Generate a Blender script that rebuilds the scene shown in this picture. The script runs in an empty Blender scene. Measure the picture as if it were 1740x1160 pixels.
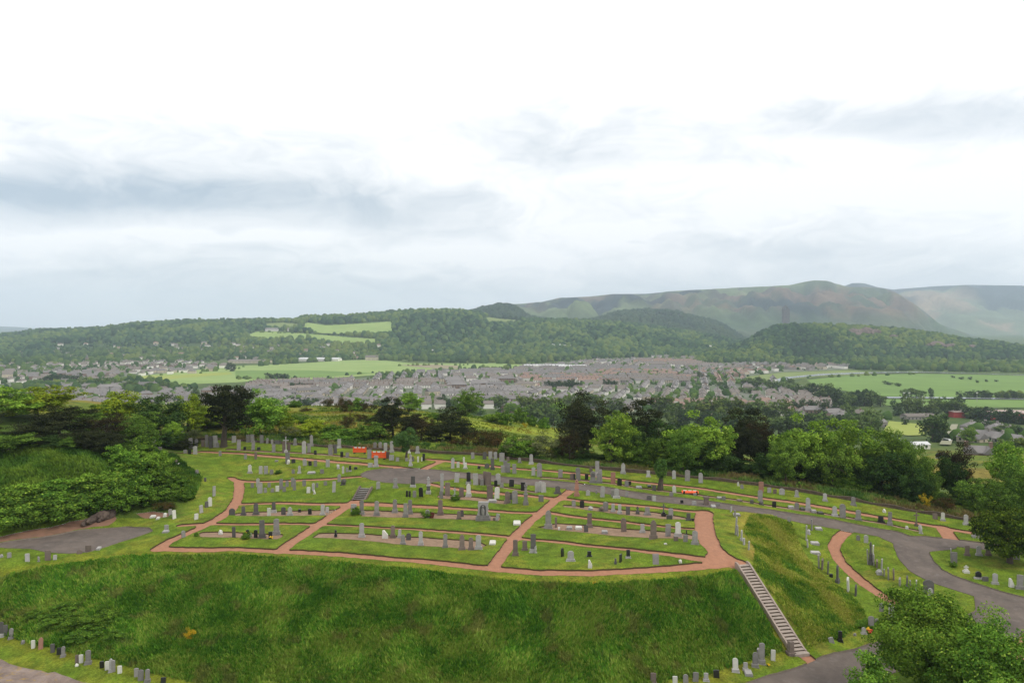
HAZE = True
import bpy, math, random
import numpy as np
rnd = random.Random(7)
rs = np.random.RandomState(11)
C = bpy.data.collections.new("place"); bpy.context.scene.collection.children.link(C)
F = 1240.0; CX = 870.0; CY = 580.0; TH = math.atan(28/1240.0); CT, ST = math.cos(TH), math.sin(TH)
CAMZ = 100.0; FLOOR = 5.0

# ---------------------------------------------------------------- view rays -> places on the real ground
def rays(px, py):
    xc = (np.asarray(px, float)-CX)/F; yc = -(np.asarray(py, float)-CY)/F
    dy = CT+yc*ST
    return xc/dy, (-ST+yc*CT)/dy          # X and dz per metre of Y
def at_h(px, py, h):
    ax, az = rays(px, py); Y = -h/az
    return (float(ax*Y), float(Y))
def pix(X, Y, Z):
    zc = Z-CAMZ; d = Y*CT - zc*ST; up = Y*ST + zc*CT
    return CX+F*X/d, CY-F*up/d

def sst(a, b, x):
    t = np.clip((x-a)/(b-a), 0, 1); return t*t*(3-2*t)

_perm = np.random.RandomState(5).rand(256, 256)
def vnoise(x, y):
    xi = np.floor(x).astype(int); yi = np.floor(y).astype(int); fx = x-xi; fy = y-yi
    fx = fx*fx*(3-2*fx); fy = fy*fy*(3-2*fy)
    g = lambda a, b: _perm[a % 256, b % 256]
    return (g(xi, yi)*(1-fx)+g(xi+1, yi)*fx)*(1-fy)+(g(xi, yi+1)*(1-fx)+g(xi+1, yi+1)*fx)*fy
def fbm(x, y, o=4):
    s = 0; a = .5; t = 0
    for i in range(o):
        s = s+a*vnoise(x*2**i+i*17.3, y*2**i+i*9.1); t += a; a *= .5
    return s/t

# ---------------------------------------------------------------- ground heights (depth below the eye) at surveyed spots
CPX = """
-300 960 22.8;0 962 22.8;80 952 22.8;140 945 22.7;200 938 22.6;265 936 22.4;330 936 22.4;400 937 22.4;450 939 22.4;500 942 22.35;550 946 22.3;600 950 22.3;650 955 22.3;700 960 22.3;750 964 22.3;800 969 22.3;850 975 22.3;900 981 22.4;950 984 22.4;1000 985 22.4;1050 982 22.4;1100 979 22.4;1150 974 22.4;1200 970 22.4;1240 966 22.5
-300 1085 27.2;-150 1085 27.1;0 1085 27;50 1096 27;100 1108 27;180 1128 27;250 1145 27;370 1170 27.2;500 1190 27.3;650 1198 27.3;800 1200 27.3;900 1197 27.2;1000 1190 27;1100 1168 26.9;1200 1152 26.8;1250 1138 26.8;1300 1120 26.8;1335 1112 26.8;1375 1112 26.8;1430 1090 26.7;1480 1065 26.5;1500 1050 26.3
0 1110 27.3;150 1150 27.3;300 1170 27.4;1250 1160 27;1300 1150 27;1420 1130 26.9;1500 1100 26.6;1600 1080 26.4;1700 1040 25.9;1740 1100 26.5;1900 1040 26.4;1900 1140 27
268 932 22.3;600 900 22.3;870 900 22.3;1100 900 22.3;700 930 22.3;1000 940 22.3;400 905 22.3;400 855 22.3;500 856 22.3;590 858 22.3;760 862 22.3;680 858 22.3;900 872 22.3;1190 870 22.3;1040 862 22.3;1100 870 22.3
420 820 21.8;520 822 21.6;560 820 21.5;640 832 21.25;700 808 21;720 832 21.4;760 838 21.7;850 815 21.3;1000 830 21.6;1200 855 22.2;860 840 21.9;560 845 22.1
1300 868 22.9;1400 888 23.8;1550 920 25;1740 935 25.5;300 765 20;500 778 20.2;700 792 20.5;750 782 20.5;900 797 21;1100 820 21.6;1300 847 22.6;1500 878 24.2;1700 912 25.3
240 745 19.5;370 750 19.5;500 757 19.6;640 765 19.8;800 772 20;1000 797 20.9;1200 817 21.6;1400 845 22.8;1690 892 24.9;1850 900 25.8
600 740 20.4;600 715 20.8;430 705 21.5;430 690 24.0;540 690 24;640 700 24;850 745 23.5;850 712 28;950 730 30;740 720 23.5;1000 780 24;1100 780 26;1300 805 28;1500 830 30;1700 860 32;1000 760 27
0 925 22.7;100 904 22.6;0 921 22.6;-100 925 22.6;-300 930 22.6;200 880 22.5;250 868 22.3;130 915 22.6;250 900 22.5;0 945 22.8;100 940 22.7
0 800 17.6;-120 800 17.2;100 795 17.3;170 790 17.6;210 780 17.9;240 770 18.3;290 790 19.9;330 830 21.3;312 860 22;290 882 22.2;350 800 20.8
0 740 15.5;150 740 16;0 700 14.5;200 745 17.5;100 700 16;-300 900 22.4;-300 780 17;-300 720 14
60 850 19.9;0 860 20;150 842 20.1;210 835 20.5;-150 860 20
1275 925 22.6;1262 895 22.5;1275 880 22.6;1300 880 22.8;1320 920 23.4;1355 900 23.9;1370 930 24.9;1380 950 25.3;1410 985 25.8;1450 1010 26;1480 1040 26.2;1350 1000 24.6;1300 960 23.2;1290 940 22.8;1400 1040 25.7;1370 1060 25.6
1450 940 25.3;1500 960 25.5;1550 1030 26.1;1600 950 25.3;1740 990 25.7;1660 1005 25.8;2000 960 26;2000 1100 27;2000 880 27.5;2000 820 34
"""
cp = []
for ln in CPX.strip().replace('\n', ';').split(';'):
    a, b, h = map(float, ln.split()); X, Y = at_h(a, b, h); cp.append((X, Y, h))
for X in (-70, -40, -10, 20, 50): cp += [(X, 44, 28.3), (X, 32, 31), (X, 18, 36)]
TL = ([0, 215, 300, 430, 700, 950], [20, 24, 38, 58, 86, 95])
TR = ([0, 140, 250, 350, 575, 800, 1000], [20, 28, 45, 60, 84, 93, 95])
def h_mid(X, Y):
    u = CX+F*X/np.maximum(Y, 1); w = sst(780, 1080, u)
    return np.interp(Y, *TL)*(1-w)+np.interp(Y, *TR)*w
for u in range(-300, 2101, 240):
    for Y in (260, 330): X = (u-CX)/F*Y; cp.append((X, Y, float(h_mid(np.array(X), np.array(float(Y))))))
cp = np.array(cp); TPSC = 40.0
def _U(r2): return np.where(r2 > 1e-12, r2*np.log(np.maximum(r2, 1e-12)), 0)
TPSP = cp[:, :2]/TPSC; TPSN = len(TPSP)
K = _U(((TPSP[:, None]-TPSP[None])**2).sum(-1))+np.eye(TPSN)*0.002
Q = np.c_[np.ones(TPSN), TPSP]; A = np.zeros((TPSN+3, TPSN+3)); A[:TPSN, :TPSN] = K; A[:TPSN, TPSN:] = Q; A[TPSN:, :TPSN] = Q.T
TPSW = np.linalg.solve(A, np.r_[cp[:, 2], 0, 0, 0])
def tps(X, Y):
    X = np.ravel(X)/TPSC; Y = np.ravel(Y)/TPSC; out = np.empty(len(X))
    for i in range(0, len(X), 20000):
        x = X[i:i+20000]; y = Y[i:i+20000]
        out[i:i+20000] = _U((x[:, None]-TPSP[:, 0])**2+(y[:, None]-TPSP[:, 1])**2)@TPSW[:TPSN]+TPSW[TPSN]+TPSW[TPSN+1]*x+TPSW[TPSN+2]*y
    return out

# ---------------------------------------------------------------- distances to lines and outlines
def line_sd(X, Y, pts):
    d = np.full(X.shape, 1e9)
    for (x0, y0), (x1, y1) in zip(pts[:-1], pts[1:]):
        dx, dy = x1-x0, y1-y0; L = dx*dx+dy*dy+1e-9
        t = np.clip(((X-x0)*dx+(Y-y0)*dy)/L, 0, 1)
        d = np.minimum(d, np.hypot(X-x0-t*dx, Y-y0-t*dy))
    return d
def poly_sd(X, Y, pts):
    d = line_sd(X, Y, list(pts)+[pts[0]]); ins = np.zeros(X.shape, bool)
    for (x0, y0), (x1, y1) in zip(pts, list(pts[1:])+[pts[0]]):
        if y0 == y1: continue
        c = ((y0 > Y) != (y1 > Y)) & (X < (x1-x0)*(Y-y0)/(y1-y0)+x0); ins ^= c
    return np.where(ins, -d, d)

ST_T = at_h(1262, 960, 22.5); ST_B = at_h(1357, 1108, 26.85)     # long stairs, top and foot
S2_T = (at_h(621, 830, 21.2)); S2_B = at_h(609, 851, 22.3)
BANKP = [at_h(a, b, h) for a, b, h in [(-300, 968, 23), (0, 974, 23.1), (80, 963, 23.1), (200, 949, 22.9), (265, 946, 22.7), (400, 946, 22.7), (500, 952, 22.6), (600, 961, 22.6), (700, 970, 22.6), (800, 981, 22.6), (900, 992, 22.7), (1000, 995, 22.7), (1100, 989, 22.7), (1200, 979, 22.7), (1250, 971, 22.8),
   (1335, 1108, 26.8), (1300, 1118, 26.8), (1200, 1150, 26.8), (1100, 1166, 26.9), (1000, 1190, 27), (800, 1200, 27.3), (500, 1190, 27.3), (250, 1143, 27), (100, 1106, 27), (0, 1083, 27), (-300, 1083, 27.2)]]
BANKR = [at_h(a, b, h) for a, b, h in [(1272, 876, 22.6), (1262, 900, 22.5), (1282, 930, 22.7), (1280, 958, 22.6), (1377, 1100, 26.6), (1425, 1086, 26.6), (1475, 1060, 26.4), (1470, 1035, 26.1), (1435, 1003, 26), (1400, 980, 25.7), (1372, 950, 25.2), (1358, 915, 24.2), (1345, 890, 23.6), (1310, 876, 23)]]
def corridor(X, Y, z, T, B, zt, zb, hw, fade, drop):
    dx, dy = B[0]-T[0], B[1]-T[1]; L = math.hypot(dx, dy)
    t = ((X-T[0])*dx+(Y-T[1])*dy)/L; s = np.abs((X-T[0])*dy-(Y-T[1])*dx)/L
    zl = zt+(zb-zt)*np.clip(t/L, 0, 1)-drop
    w = (1-sst(hw, hw+fade, s))*(1-sst(0, .8, -t))*(1-sst(0, .8, t-L))
    return z*(1-w)+zl*w
def HZ(X, Y, fine=True):
    X = np.asarray(X, float); Y = np.asarray(Y, float); shp = X.shape; X = X.ravel(); Y = Y.ravel()
    h = h_mid(X, Y); m = Y < 330
    if m.any():
        ht = tps(X[m], Y[m]); w = sst(240, 330, Y[m]); h[m] = ht*(1-w)+h[m]*w
    z = CAMZ-h
    if fine and m.any():
        x = X[m]; y = Y[m]; zz = z[m]
        k = (y > 48) & (y < 80); bk = np.full(x.shape, 5.0)
        bk[k] = np.minimum(poly_sd(x[k], y[k], BANKP), 5)
        kr = (y > 55) & (y < 95) & (x > 15) & (x < 55); br = np.full(x.shape, 5.0); br[kr] = poly_sd(x[kr], y[kr], BANKR)
        rough = sst(0, 1.5, -np.minimum(bk, br))
        zz = zz+rough*((fbm(x*.45, y*.45)-.5)*.7+(fbm(x*1.6+40, y*1.6)-.5)*.3)
        zz = zz+(fbm(x*.12, y*.12, 2)-.5)*.25*sst(48, 60, y)
        zz = zz+sst(118, 150, y)*(fbm(x*.05, y*.05, 4)-.5)*2.5
        zz = corridor(x, y, zz, ST_T, ST_B, CAMZ-22.5, CAMZ-26.85, .72, .8, .22)
        zz = corridor(x, y, zz, S2_T, S2_B, CAMZ-21.2, CAMZ-22.3, .95, .7, .15)
        z[m] = zz
    return z.reshape(shp)

# ---------------------------------------------------------------- hills
def ip(s): a = [tuple(map(float, q.split(','))) for q in s.split()]; return [q[0] for q in a], [q[1] for q in a]
HILLS = dict(
 wood=dict(d=3100, toe=2150, back=1500, amp=14, p=1.0, prof=ip("-700,578 0,572 60,566 130,563 200,558 215,554 300,549 400,548 500,547 520,542 600,540 640,536 700,531 760,530 800,534 850,542 900,546 950,547 1000,549 1100,557 1200,572 1300,592 1500,606")),
 far_wood=dict(d=4300, toe=3100, back=1200, amp=16, p=1.0, prof=ip("600,600 760,560 760,545 800,532 830,524 850,521 868,521 880,528 900,541 950,549 1000,547 1030,540 1050,533 1100,529 1150,532 1170,539 1220,550 1270,578 1400,606")),
 moor=dict(d=6600, toe=4000, back=2500, amp=115, p=.85, prof=ip("300,606 600,560 700,540 800,525 860,518 920,513 950,506 1000,504 1040,500 1100,499 1150,494 1200,492 1250,489 1300,487 1340,485 1370,479 1385,477 1405,478 1420,482 1440,488 1470,488 1500,490 1520,496 1549,513 1574,532 1597,551 1644,567 1740,590 1900,606")),
 pale=dict(d=10500, toe=7000, back=2500, amp=150, p=.9, prof=ip("1100,606 1300,520 1420,492 1447,481 1465,481 1490,488 1517,492 1580,487 1644,484 1740,486 1900,480 2300,500 2900,560")),
 blue=dict(d=14000, toe=11000, back=1500, amp=30, p=1, prof=ip("-900,556 -400,550 0,554 40,556 80,560 120,563 300,566 500,568 700,580")),
 craig=dict(d=2450, toe=2010, back=700, amp=9, p=.8, prof=ip("1130,607 1210,599 1250,592 1268,586 1282,577 1300,567 1320,560 1350,556 1400,556 1450,558 1500,562 1550,566 1600,574 1650,581 1700,587 1740,593 1900,600 2100,607")),
)
def hill(k, X, Y):
    q = HILLS[k]; u = CX+F*X/Y; P = CAMZ+(552-np.interp(u, *q['prof']))/F*q['d']
    t = np.clip((Y-q['toe'])/(q['d']-q['toe']), 0, 1); s = np.sin(t*math.pi/2)**q['p']
    b = 1-sst(0, 1, (Y-q['d'])/q['back']); z = FLOOR-3+(P-FLOOR+3)*s*b
    sc = q['d']/30.0
    nz = (fbm(X/sc+3, Y/sc/1.4)-.5)*2*q['amp']*np.sin(np.clip(t, 0, 1)*math.pi)**.8*np.clip((P-FLOOR)/60, 0, 1)
    if k in ('moor', 'pale'):
        r = np.abs(fbm(X/sc*.9+30, Y/sc*.35)-.5)*2; nz = nz-(1-r)**3*q['amp']*.9*np.sin(t*math.pi)**.7+q['amp']*.2*np.sin(t*math.pi)
    z = z+nz; lim = CAMZ+(P-CAMZ)*Y/q['d']; z = np.where((t < 1) & (z > lim), lim+(z-lim)*.06, z)
    return z
def HALL(X, Y):
    z = HZ(X, Y)
    for k in HILLS:
        q = HILLS[k]; m = (Y > q['toe']) & (Y < q['d']+q['back'])
        if m.any(): z[m] = np.maximum(z[m], hill(k, X[m], Y[m]))
    return z
YS1 = 45*1.0035**np.arange(0, 300); YS2 = YS1[-1]*1.01**np.arange(1, 480)
YS = np.r_[YS1, YS2]; YS = YS[YS < 15800]
def cast(px, py, ymin=45, ymax=15800):
    """world points where the view rays through photo pixels first meet the ground"""
    px = np.atleast_1d(np.asarray(px, float)); py = np.atleast_1d(np.asarray(py, float)); out = np.zeros((len(px), 3))
    ys = YS[(YS >= ymin) & (YS <= ymax)]
    for i in range(0, len(px), 400):
        ax, az = rays(px[i:i+400], py[i:i+400]); G = HALL(np.outer(ax, ys), np.outer(np.ones(len(ax)), ys)); Z = CAMZ+np.outer(az, ys)
        d = G-Z; hit = d > 0; j = hit.argmax(1); j = np.where(hit.any(1), j, len(ys)-1); j = np.maximum(j, 1); r = np.arange(len(ax))
        d0, d1 = d[r, j-1], d[r, j]; f = np.clip(-d0/np.where(abs(d1-d0) < 1e-9, 1, d1-d0), 0, 1)
        Y = ys[j-1]+(ys[j]-ys[j-1])*f; out[i:i+400, 0] = ax*Y; out[i:i+400, 1] = Y; out[i:i+400, 2] = CAMZ+az*Y
    return out
def place(px, py, **k): return tuple(cast([px], [py], **k)[0])
def wpts(s, **k):
    a = [tuple(map(float, q.split(','))) for q in s.split()]; p = cast([q[0] for q in a], [q[1] for q in a], **k)
    return [(x, y) for x, y, z in p]

# ---------------------------------------------------------------- object helpers
def tag(o, label=None, cat=None, group=None, kind=None):
    if label: o['label'] = label
    if cat: o['category'] = cat
    if group: o['group'] = group
    if kind: o['kind'] = kind
    return o
def empty(name, loc, rz=0, sc=None):
    o = bpy.data.objects.new(name, None); C.objects.link(o); o.location = loc; o.rotation_euler = (0, 0, rz); o.empty_display_size = .5
    if sc: o.scale = sc
    return o
def link(name, me, parent=None, loc=(0, 0, 0), rot=(0, 0, 0), sc=(1, 1, 1)):
    o = bpy.data.objects.new(name, me); C.objects.link(o); o.location = loc; o.rotation_euler = rot; o.scale = sc
    if parent: o.parent = parent
    return o
class MB:
    def __init__(s): s.v = []; s.f = []; s.m = []
    def add(s, vs, fs, mi=0):
        b = len(s.v); s.v += [tuple(map(float, q)) for q in vs]; s.f += [tuple(i+b for i in f) for f in fs]; s.m += [mi]*len(fs)
    def box(s, c, d, mi=0, rz=0, top=1.0, tilt=None):
        x, y, z = d[0]/2, d[1]/2, d[2]/2; vs = []
        for k in (-1, 1):
            q = top if k > 0 else 1.0
            for a, b in ((-1, -1), (1, -1), (1, 1), (-1, 1)): vs.append((a*x*q, b*y*q, k*z))
        if tilt: vs = [(a, b*math.cos(tilt)-e*math.sin(tilt), b*math.sin(tilt)+e*math.cos(tilt)) for a, b, e in vs]
        cr, sr = math.cos(rz), math.sin(rz)
        s.add([(c[0]+a*cr-b*sr, c[1]+a*sr+b*cr, c[2]+e) for a, b, e in vs], [(3, 2, 1, 0), (4, 5, 6, 7), (0, 1, 5, 4), (1, 2, 6, 5), (2, 3, 7, 6), (3, 0, 4, 7)], mi)
    def prism(s, prof, t, mi=0, y0=0, z0=0):
        n = len(prof); vs = [(x, y0-t/2, z+z0) for x, z in prof]+[(x, y0+t/2, z+z0) for x, z in prof]
        s.add(vs, [tuple(range(n)), tuple(range(2*n-1, n-1, -1))]+[(i+n, (i+1) % n+n, (i+1) % n, i) for i in range(n)], mi)
    def lathe(s, prof, n=12, mi=0, c=(0, 0, 0)):
        vs = []; fs = []
        for r, z in prof: vs += [(c[0]+r*math.cos(2*math.pi*i/n), c[1]+r*math.sin(2*math.pi*i/n), c[2]+z) for i in range(n)]
        for k in range(len(prof)-1): fs += [(k*n+i, k*n+(i+1) % n, (k+1)*n+(i+1) % n, (k+1)*n+i) for i in range(n)]
        fs += [tuple(range(n-1, -1, -1)), tuple(range((len(prof)-1)*n, len(prof)*n))]; s.add(vs, fs, mi)
    def tube(s, a, b, r0, r1, n=7, mi=0):
        a = np.array(a, float); b = np.array(b, float); d = b-a; L = np.linalg.norm(d)+1e-9; d /= L
        u = np.cross(d, (0, 0, 1) if abs(d[2]) < .9 else (1, 0, 0)); u /= np.linalg.norm(u); w = np.cross(d, u); vs = []
        for p, r in ((a, r0), (b, r1)): vs += [p+r*(math.cos(2*math.pi*i/n)*u+math.sin(2*math.pi*i/n)*w) for i in range(n)]
        s.add(vs, [(i, (i+1) % n, (i+1) % n+n, i+n) for i in range(n)]+[tuple(range(n-1, -1, -1)), tuple(range(n, 2*n))], mi)
    def mesh(s, name, mats):
        me = bpy.data.meshes.new(name); me.from_pydata(s.v, [], s.f)
        for m in (mats if isinstance(mats, (list, tuple)) else [mats]): me.materials.append(m)
        if any(s.m): me.polygons.foreach_set('material_index', s.m)
        me.update(); return me
    def build(s, name, mats, parent=None, **k): return link(name, s.mesh(name, mats), parent, **k)
def np_mesh(name, V, Fc, mat, col=None, smooth=False):
    """V (n,3), Fc (m,k) arrays"""
    me = bpy.data.meshes.new(name); V = np.asarray(V, np.float32); Fc = np.asarray(Fc, np.int32); m, k = Fc.shape
    me.vertices.add(len(V)); me.vertices.foreach_set('co', V.ravel()); me.loops.add(m*k); me.loops.foreach_set('vertex_index', Fc.ravel())
    me.polygons.add(m); me.polygons.foreach_set('loop_start', np.arange(0, m*k, k, dtype=np.int32)); me.polygons.foreach_set('loop_total', np.full(m, k, np.int32))
    if smooth: me.polygons.foreach_set('use_smooth', np.ones(m, bool))
    if col is not None:
        a = me.color_attributes.new('tint', 'FLOAT_COLOR', 'POINT'); c = np.c_[np.asarray(col, np.float32), np.ones(len(V), np.float32)]; a.data.foreach_set('color', c.astype(np.float32).ravel())
    me.materials.append(mat); me.update(calc_edges=True); me.validate(); return me

# ---------------------------------------------------------------- materials
def newmat(name):
    m = bpy.data.materials.new(name); m.use_nodes = True; nt = m.node_tree; nt.nodes.clear(); return m, nt, nt.nodes.new, nt.links.new
def mathn(nt, op, a, b=None, c=None):
    n = nt.nodes.new('ShaderNodeMath'); n.operation = op
    for i, v in enumerate((a, b, c)):
        if v is None: continue
        if isinstance(v, (int, float)): n.inputs[i].default_value = v
        else: nt.links.new(v, n.inputs[i])
    return n.outputs[0]
def mixc(nt, f, a, b, mode='MIX'):
    n = nt.nodes.new('ShaderNodeMix'); n.data_type = 'RGBA'; n.blend_type = mode; n.clamp_factor = True
    for i, v in ((0, f), (6, a), (7, b)):
        if hasattr(v, 'default_value') or hasattr(v, 'is_linked'): nt.links.new(v, n.inputs[i])
        else: n.inputs[i].default_value = v if i == 0 else (*v, 1)
    return n.outputs[2]
def noise(nt, scale, detail=4, rough=.6, obj=False, vec=None):
    n = nt.nodes.new('ShaderNodeTexNoise'); n.inputs['Scale'].default_value = scale; n.inputs['Detail'].default_value = detail; n.inputs['Roughness'].default_value = rough
    if vec is None:
        tc = nt.nodes.new('ShaderNodeTexCoord') if obj else nt.nodes.new('ShaderNodeNewGeometry'); vec = tc.outputs['Object' if obj else 'Position']
    nt.links.new(vec, n.inputs['Vector']); return n.outputs['Fac']
def rampf(nt, f, a, b, lo=0., hi=1.):
    n = nt.nodes.new('ShaderNodeMapRange'); n.inputs[1].default_value = a; n.inputs[2].default_value = b; n.inputs[3].default_value = lo; n.inputs[4].default_value = hi
    nt.links.new(f, n.inputs[0]); return n.outputs[0]
def mat(name, col, col2=None, scale=3., rough=.85, bump=0., obj=True, var=0., bscale=None, spec=.3, stain=None):
    m, nt, N, L = newmat(name); o = N('ShaderNodeOutputMaterial'); b = N('ShaderNodeBsdfPrincipled'); L(b.outputs[0], o.inputs[0])
    b.inputs['Roughness'].default_value = rough; b.inputs['Specular IOR Level'].default_value = spec
    nz = noise(nt, scale, 5, .65, obj); c = mixc(nt, rampf(nt, nz, .3, .7), col, col2 or [v*.75 for v in col])
    if stain:
        n2 = noise(nt, scale*2.7, 4, .7, obj); c = mixc(nt, rampf(nt, n2, .55, .72), c, stain)
    if var:
        oi = N('ShaderNodeObjectInfo'); hs = N('ShaderNodeHueSaturation'); L(c, hs.inputs['Color'])
        L(rampf(nt, oi.outputs['Random'], 0, 1, 1-var, 1+var), hs.inputs['Value']); c = hs.outputs[0]
    L(c, b.inputs['Base Color'])
    if bump:
        bp = N('ShaderNodeBump'); bp.inputs['Strength'].default_value = 1; bp.inputs['Distance'].default_value = bump
        L(noise(nt, bscale or scale*3, 6, .7, obj), bp.inputs['Height']); L(bp.outputs[0], b.inputs['Normal'])
    return m
def leafmat(name, trans=.16, var=.16, hue=.008):
    m, nt, N, L = newmat(name); o = N('ShaderNodeOutputMaterial'); d = N('ShaderNodeBsdfDiffuse'); t = N('ShaderNodeBsdfTranslucent'); mx = N('ShaderNodeMixShader'); mx.inputs[0].default_value = trans
    a = N('ShaderNodeAttribute'); a.attribute_name = 'tint'; oi = N('ShaderNodeObjectInfo'); hs = N('ShaderNodeHueSaturation'); L(a.outputs['Color'], hs.inputs['Color'])
    L(rampf(nt, oi.outputs['Random'], 0, 1, 1-var, 1+var), hs.inputs['Value'])
    L(rampf(nt, mathn(nt, 'FRACT', mathn(nt, 'MULTIPLY', oi.outputs['Random'], 7.3)), 0, 1, .5-hue, .5+hue), hs.inputs['Hue'])
    L(hs.outputs[0], d.inputs['Color']); L(hs.outputs[0], t.inputs['Color']); L(d.outputs[0], mx.inputs[1]); L(t.outputs[0], mx.inputs[2]); L(mx.outputs[0], o.inputs[0]); return m
def tintmat(name, scale=4., bump=.03, amp=.35, scale2=.25, big=.25, rough=.95):
    m, nt, N, L = newmat(name); o = N('ShaderNodeOutputMaterial'); b = N('ShaderNodeBsdfPrincipled'); L(b.outputs[0], o.inputs[0]); b.inputs['Roughness'].default_value = rough; b.inputs['Specular IOR Level'].default_value = .1
    a = N('ShaderNodeAttribute'); a.attribute_name = 'tint'; n1 = noise(nt, scale, 5, .7); n2 = noise(nt, scale2, 3, .6)
    f = mathn(nt, 'MULTIPLY', rampf(nt, n1, .3, .7, 1-amp, 1+amp), rampf(nt, n2, .3, .7, 1-big, 1+big))
    v = N('ShaderNodeVectorMath'); v.operation = 'SCALE'; L(a.outputs['Color'], v.inputs[0]); L(f, v.inputs['Scale']); L(v.outputs[0], b.inputs['Base Color'])
    if bump:
        bp = N('ShaderNodeBump'); bp.inputs['Distance'].default_value = bump; L(n1, bp.inputs['Height']); L(bp.outputs[0], b.inputs['Normal'])
    return m
M = dict(
 ground=tintmat('grass', 6, .06, .5, .7, .3), hillm=tintmat('hillside', .02, 0, .25, .004, .25), floor_m=tintmat('valley', .05, 0, .2),
 path=mat('red_path', (.38, .185, .108), (.28, .135, .08), 2.2, .95, .01, False, bscale=25, stain=(.22, .125, .08)),
 road=mat('tarmac', (.15, .12, .10), (.085, .07, .06), .5, .9, .008, False, bscale=30, stain=(.16, .135, .12)),
 soil=mat('soil', (.30, .20, .13), (.20, .13, .085), 1.5, .95, .03, False, bscale=9, stain=(.14, .10, .06)),
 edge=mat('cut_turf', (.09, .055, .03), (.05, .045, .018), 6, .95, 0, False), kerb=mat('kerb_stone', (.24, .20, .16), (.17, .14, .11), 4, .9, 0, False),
 dirt=mat('bare_earth', (.24, .13, .085), (.17, .1, .065), 1.3, .95, .03, False, bscale=8),
 g=mat('grey_stone', (.26, .245, .23), (.17, .16, .15), 1.6, .9, .01, True, .22, stain=(.13, .13, .10)), l=mat('light_stone', (.40, .385, .365), (.27, .26, .25), 1.6, .85, .01, True, .16, stain=(.22, .22, .18)),
 w=mat('white_marble', (.60, .585, .53), (.46, .45, .40), 2, .6, 0, True, .1), b=mat('black_granite', (.014, .014, .016), (.02, .02, .022), 5, .3, 0, True, .2, spec=.5),
 n=mat('brown_sandstone', (.20, .155, .13), (.13, .10, .085), 1.6, .95, .01, True, .2, stain=(.09, .085, .07)), d=mat('dark_weathered_stone', (.12, .113, .106), (.075, .07, .065), 1.8, .9, .01, True, .2),
 p=mat('red_sandstone', (.36, .19, .14), (.27, .14, .10), 1.5, .9, .01, True, .12), r=mat('red_granite', (.12, .03, .025), None, 4, .4, 0),
 leaf=leafmat('leaves'), wood_stuff=leafmat('woodland', .1, 0, 0), bark=mat('bark', (.085, .068, .052), (.05, .04, .03), 2, .95, .03), bark_pale=mat('pale_bark', (.30, .27, .23), (.12, .1, .08), 2, .95, .02),
 orange=mat('orange_plastic', (.80, .13, .03), (.7, .09, .02), 4, .5), white=mat('white_plastic', (.75, .73, .7), None, 3, .5),
 step=mat('worn_steps', (.42, .35, .30), (.28, .235, .2), 2, .9, .01, True), riser=mat('weathered_side_stone', (.38, .305, .26), (.25, .2, .17), 2, .9, .01),
 rock=mat('rock', (.13, .095, .075), (.06, .045, .038), .7, .95, .1, False, bscale=1.5), rubble=mat('rubble_wall', (.13, .085, .06), (.05, .045, .03), 2.5, .95, .08, False, bscale=4, stain=(.07, .09, .03)),
 lichen=mat('parapet_stone', (.36, .28, .235), (.13, .095, .08), 14, .95, .02, False, bscale=30, stain=(.40, .26, .05)),
 wall_w=mat('white_render', (.86, .82, .75), (.78, .74, .68), .2, .9, 0, True, .12), wall_c=mat('cream_render', (.60, .52, .40), None, .2, .9, 0, True, .12), wall_g=mat('grey_render', (.33, .30, .275), None, .2, .9, 0, True, .15), wall_b=mat('brown_stone_wall', (.25, .175, .135), (.19, .13, .10), .4, .9, 0, True, .15),
 roof_g=mat('slate_roof', (.205, .19, .183), (.165, .153, .148), .3, .8, 0, True, .2), roof_b=mat('brown_tile_roof', (.22, .19, .168), (.175, .15, .13), .3, .85, 0, True, .2), roof_r=mat('red_tile_roof', (.29, .195, .155), (.24, .16, .125), .3, .85, 0, True, .15),
 glass=mat('window_glass', (.04, .045, .05), None, 1, .2, 0, spec=.6), metal_roof=mat('pale_metal_roof', (.62, .62, .62), (.5, .5, .5), .05, .6), red_wall=mat('red_cladding', (.5, .07, .06), None, .1, .7), pink_roof=mat('pinkish_flat_roof', (.5, .38, .34), None, .05, .8),
 water=mat('water', (.30, .33, .34), (.36, .38, .38), .01, .15, 0, False, spec=.6), tower=mat('tower_stone', (.085, .05, .035), (.06, .038, .026), .08, .9), yellow=mat('yellow_petals', (.75, .5, .02), (.6, .35, .02), 8, .8), redp=mat('red_petals', (.6, .05, .04), None, 8, .8),
 car_w=mat('white_paint', (.75, .75, .75), None, 1, .3), car_d=mat('dark_paint', (.03, .035, .045), None, 1, .25), car_s=mat('silver_paint', (.4, .41, .43), None, 1, .3), tyre=mat('tyre', (.02, .02, .02), None, 1, .8))
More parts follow.
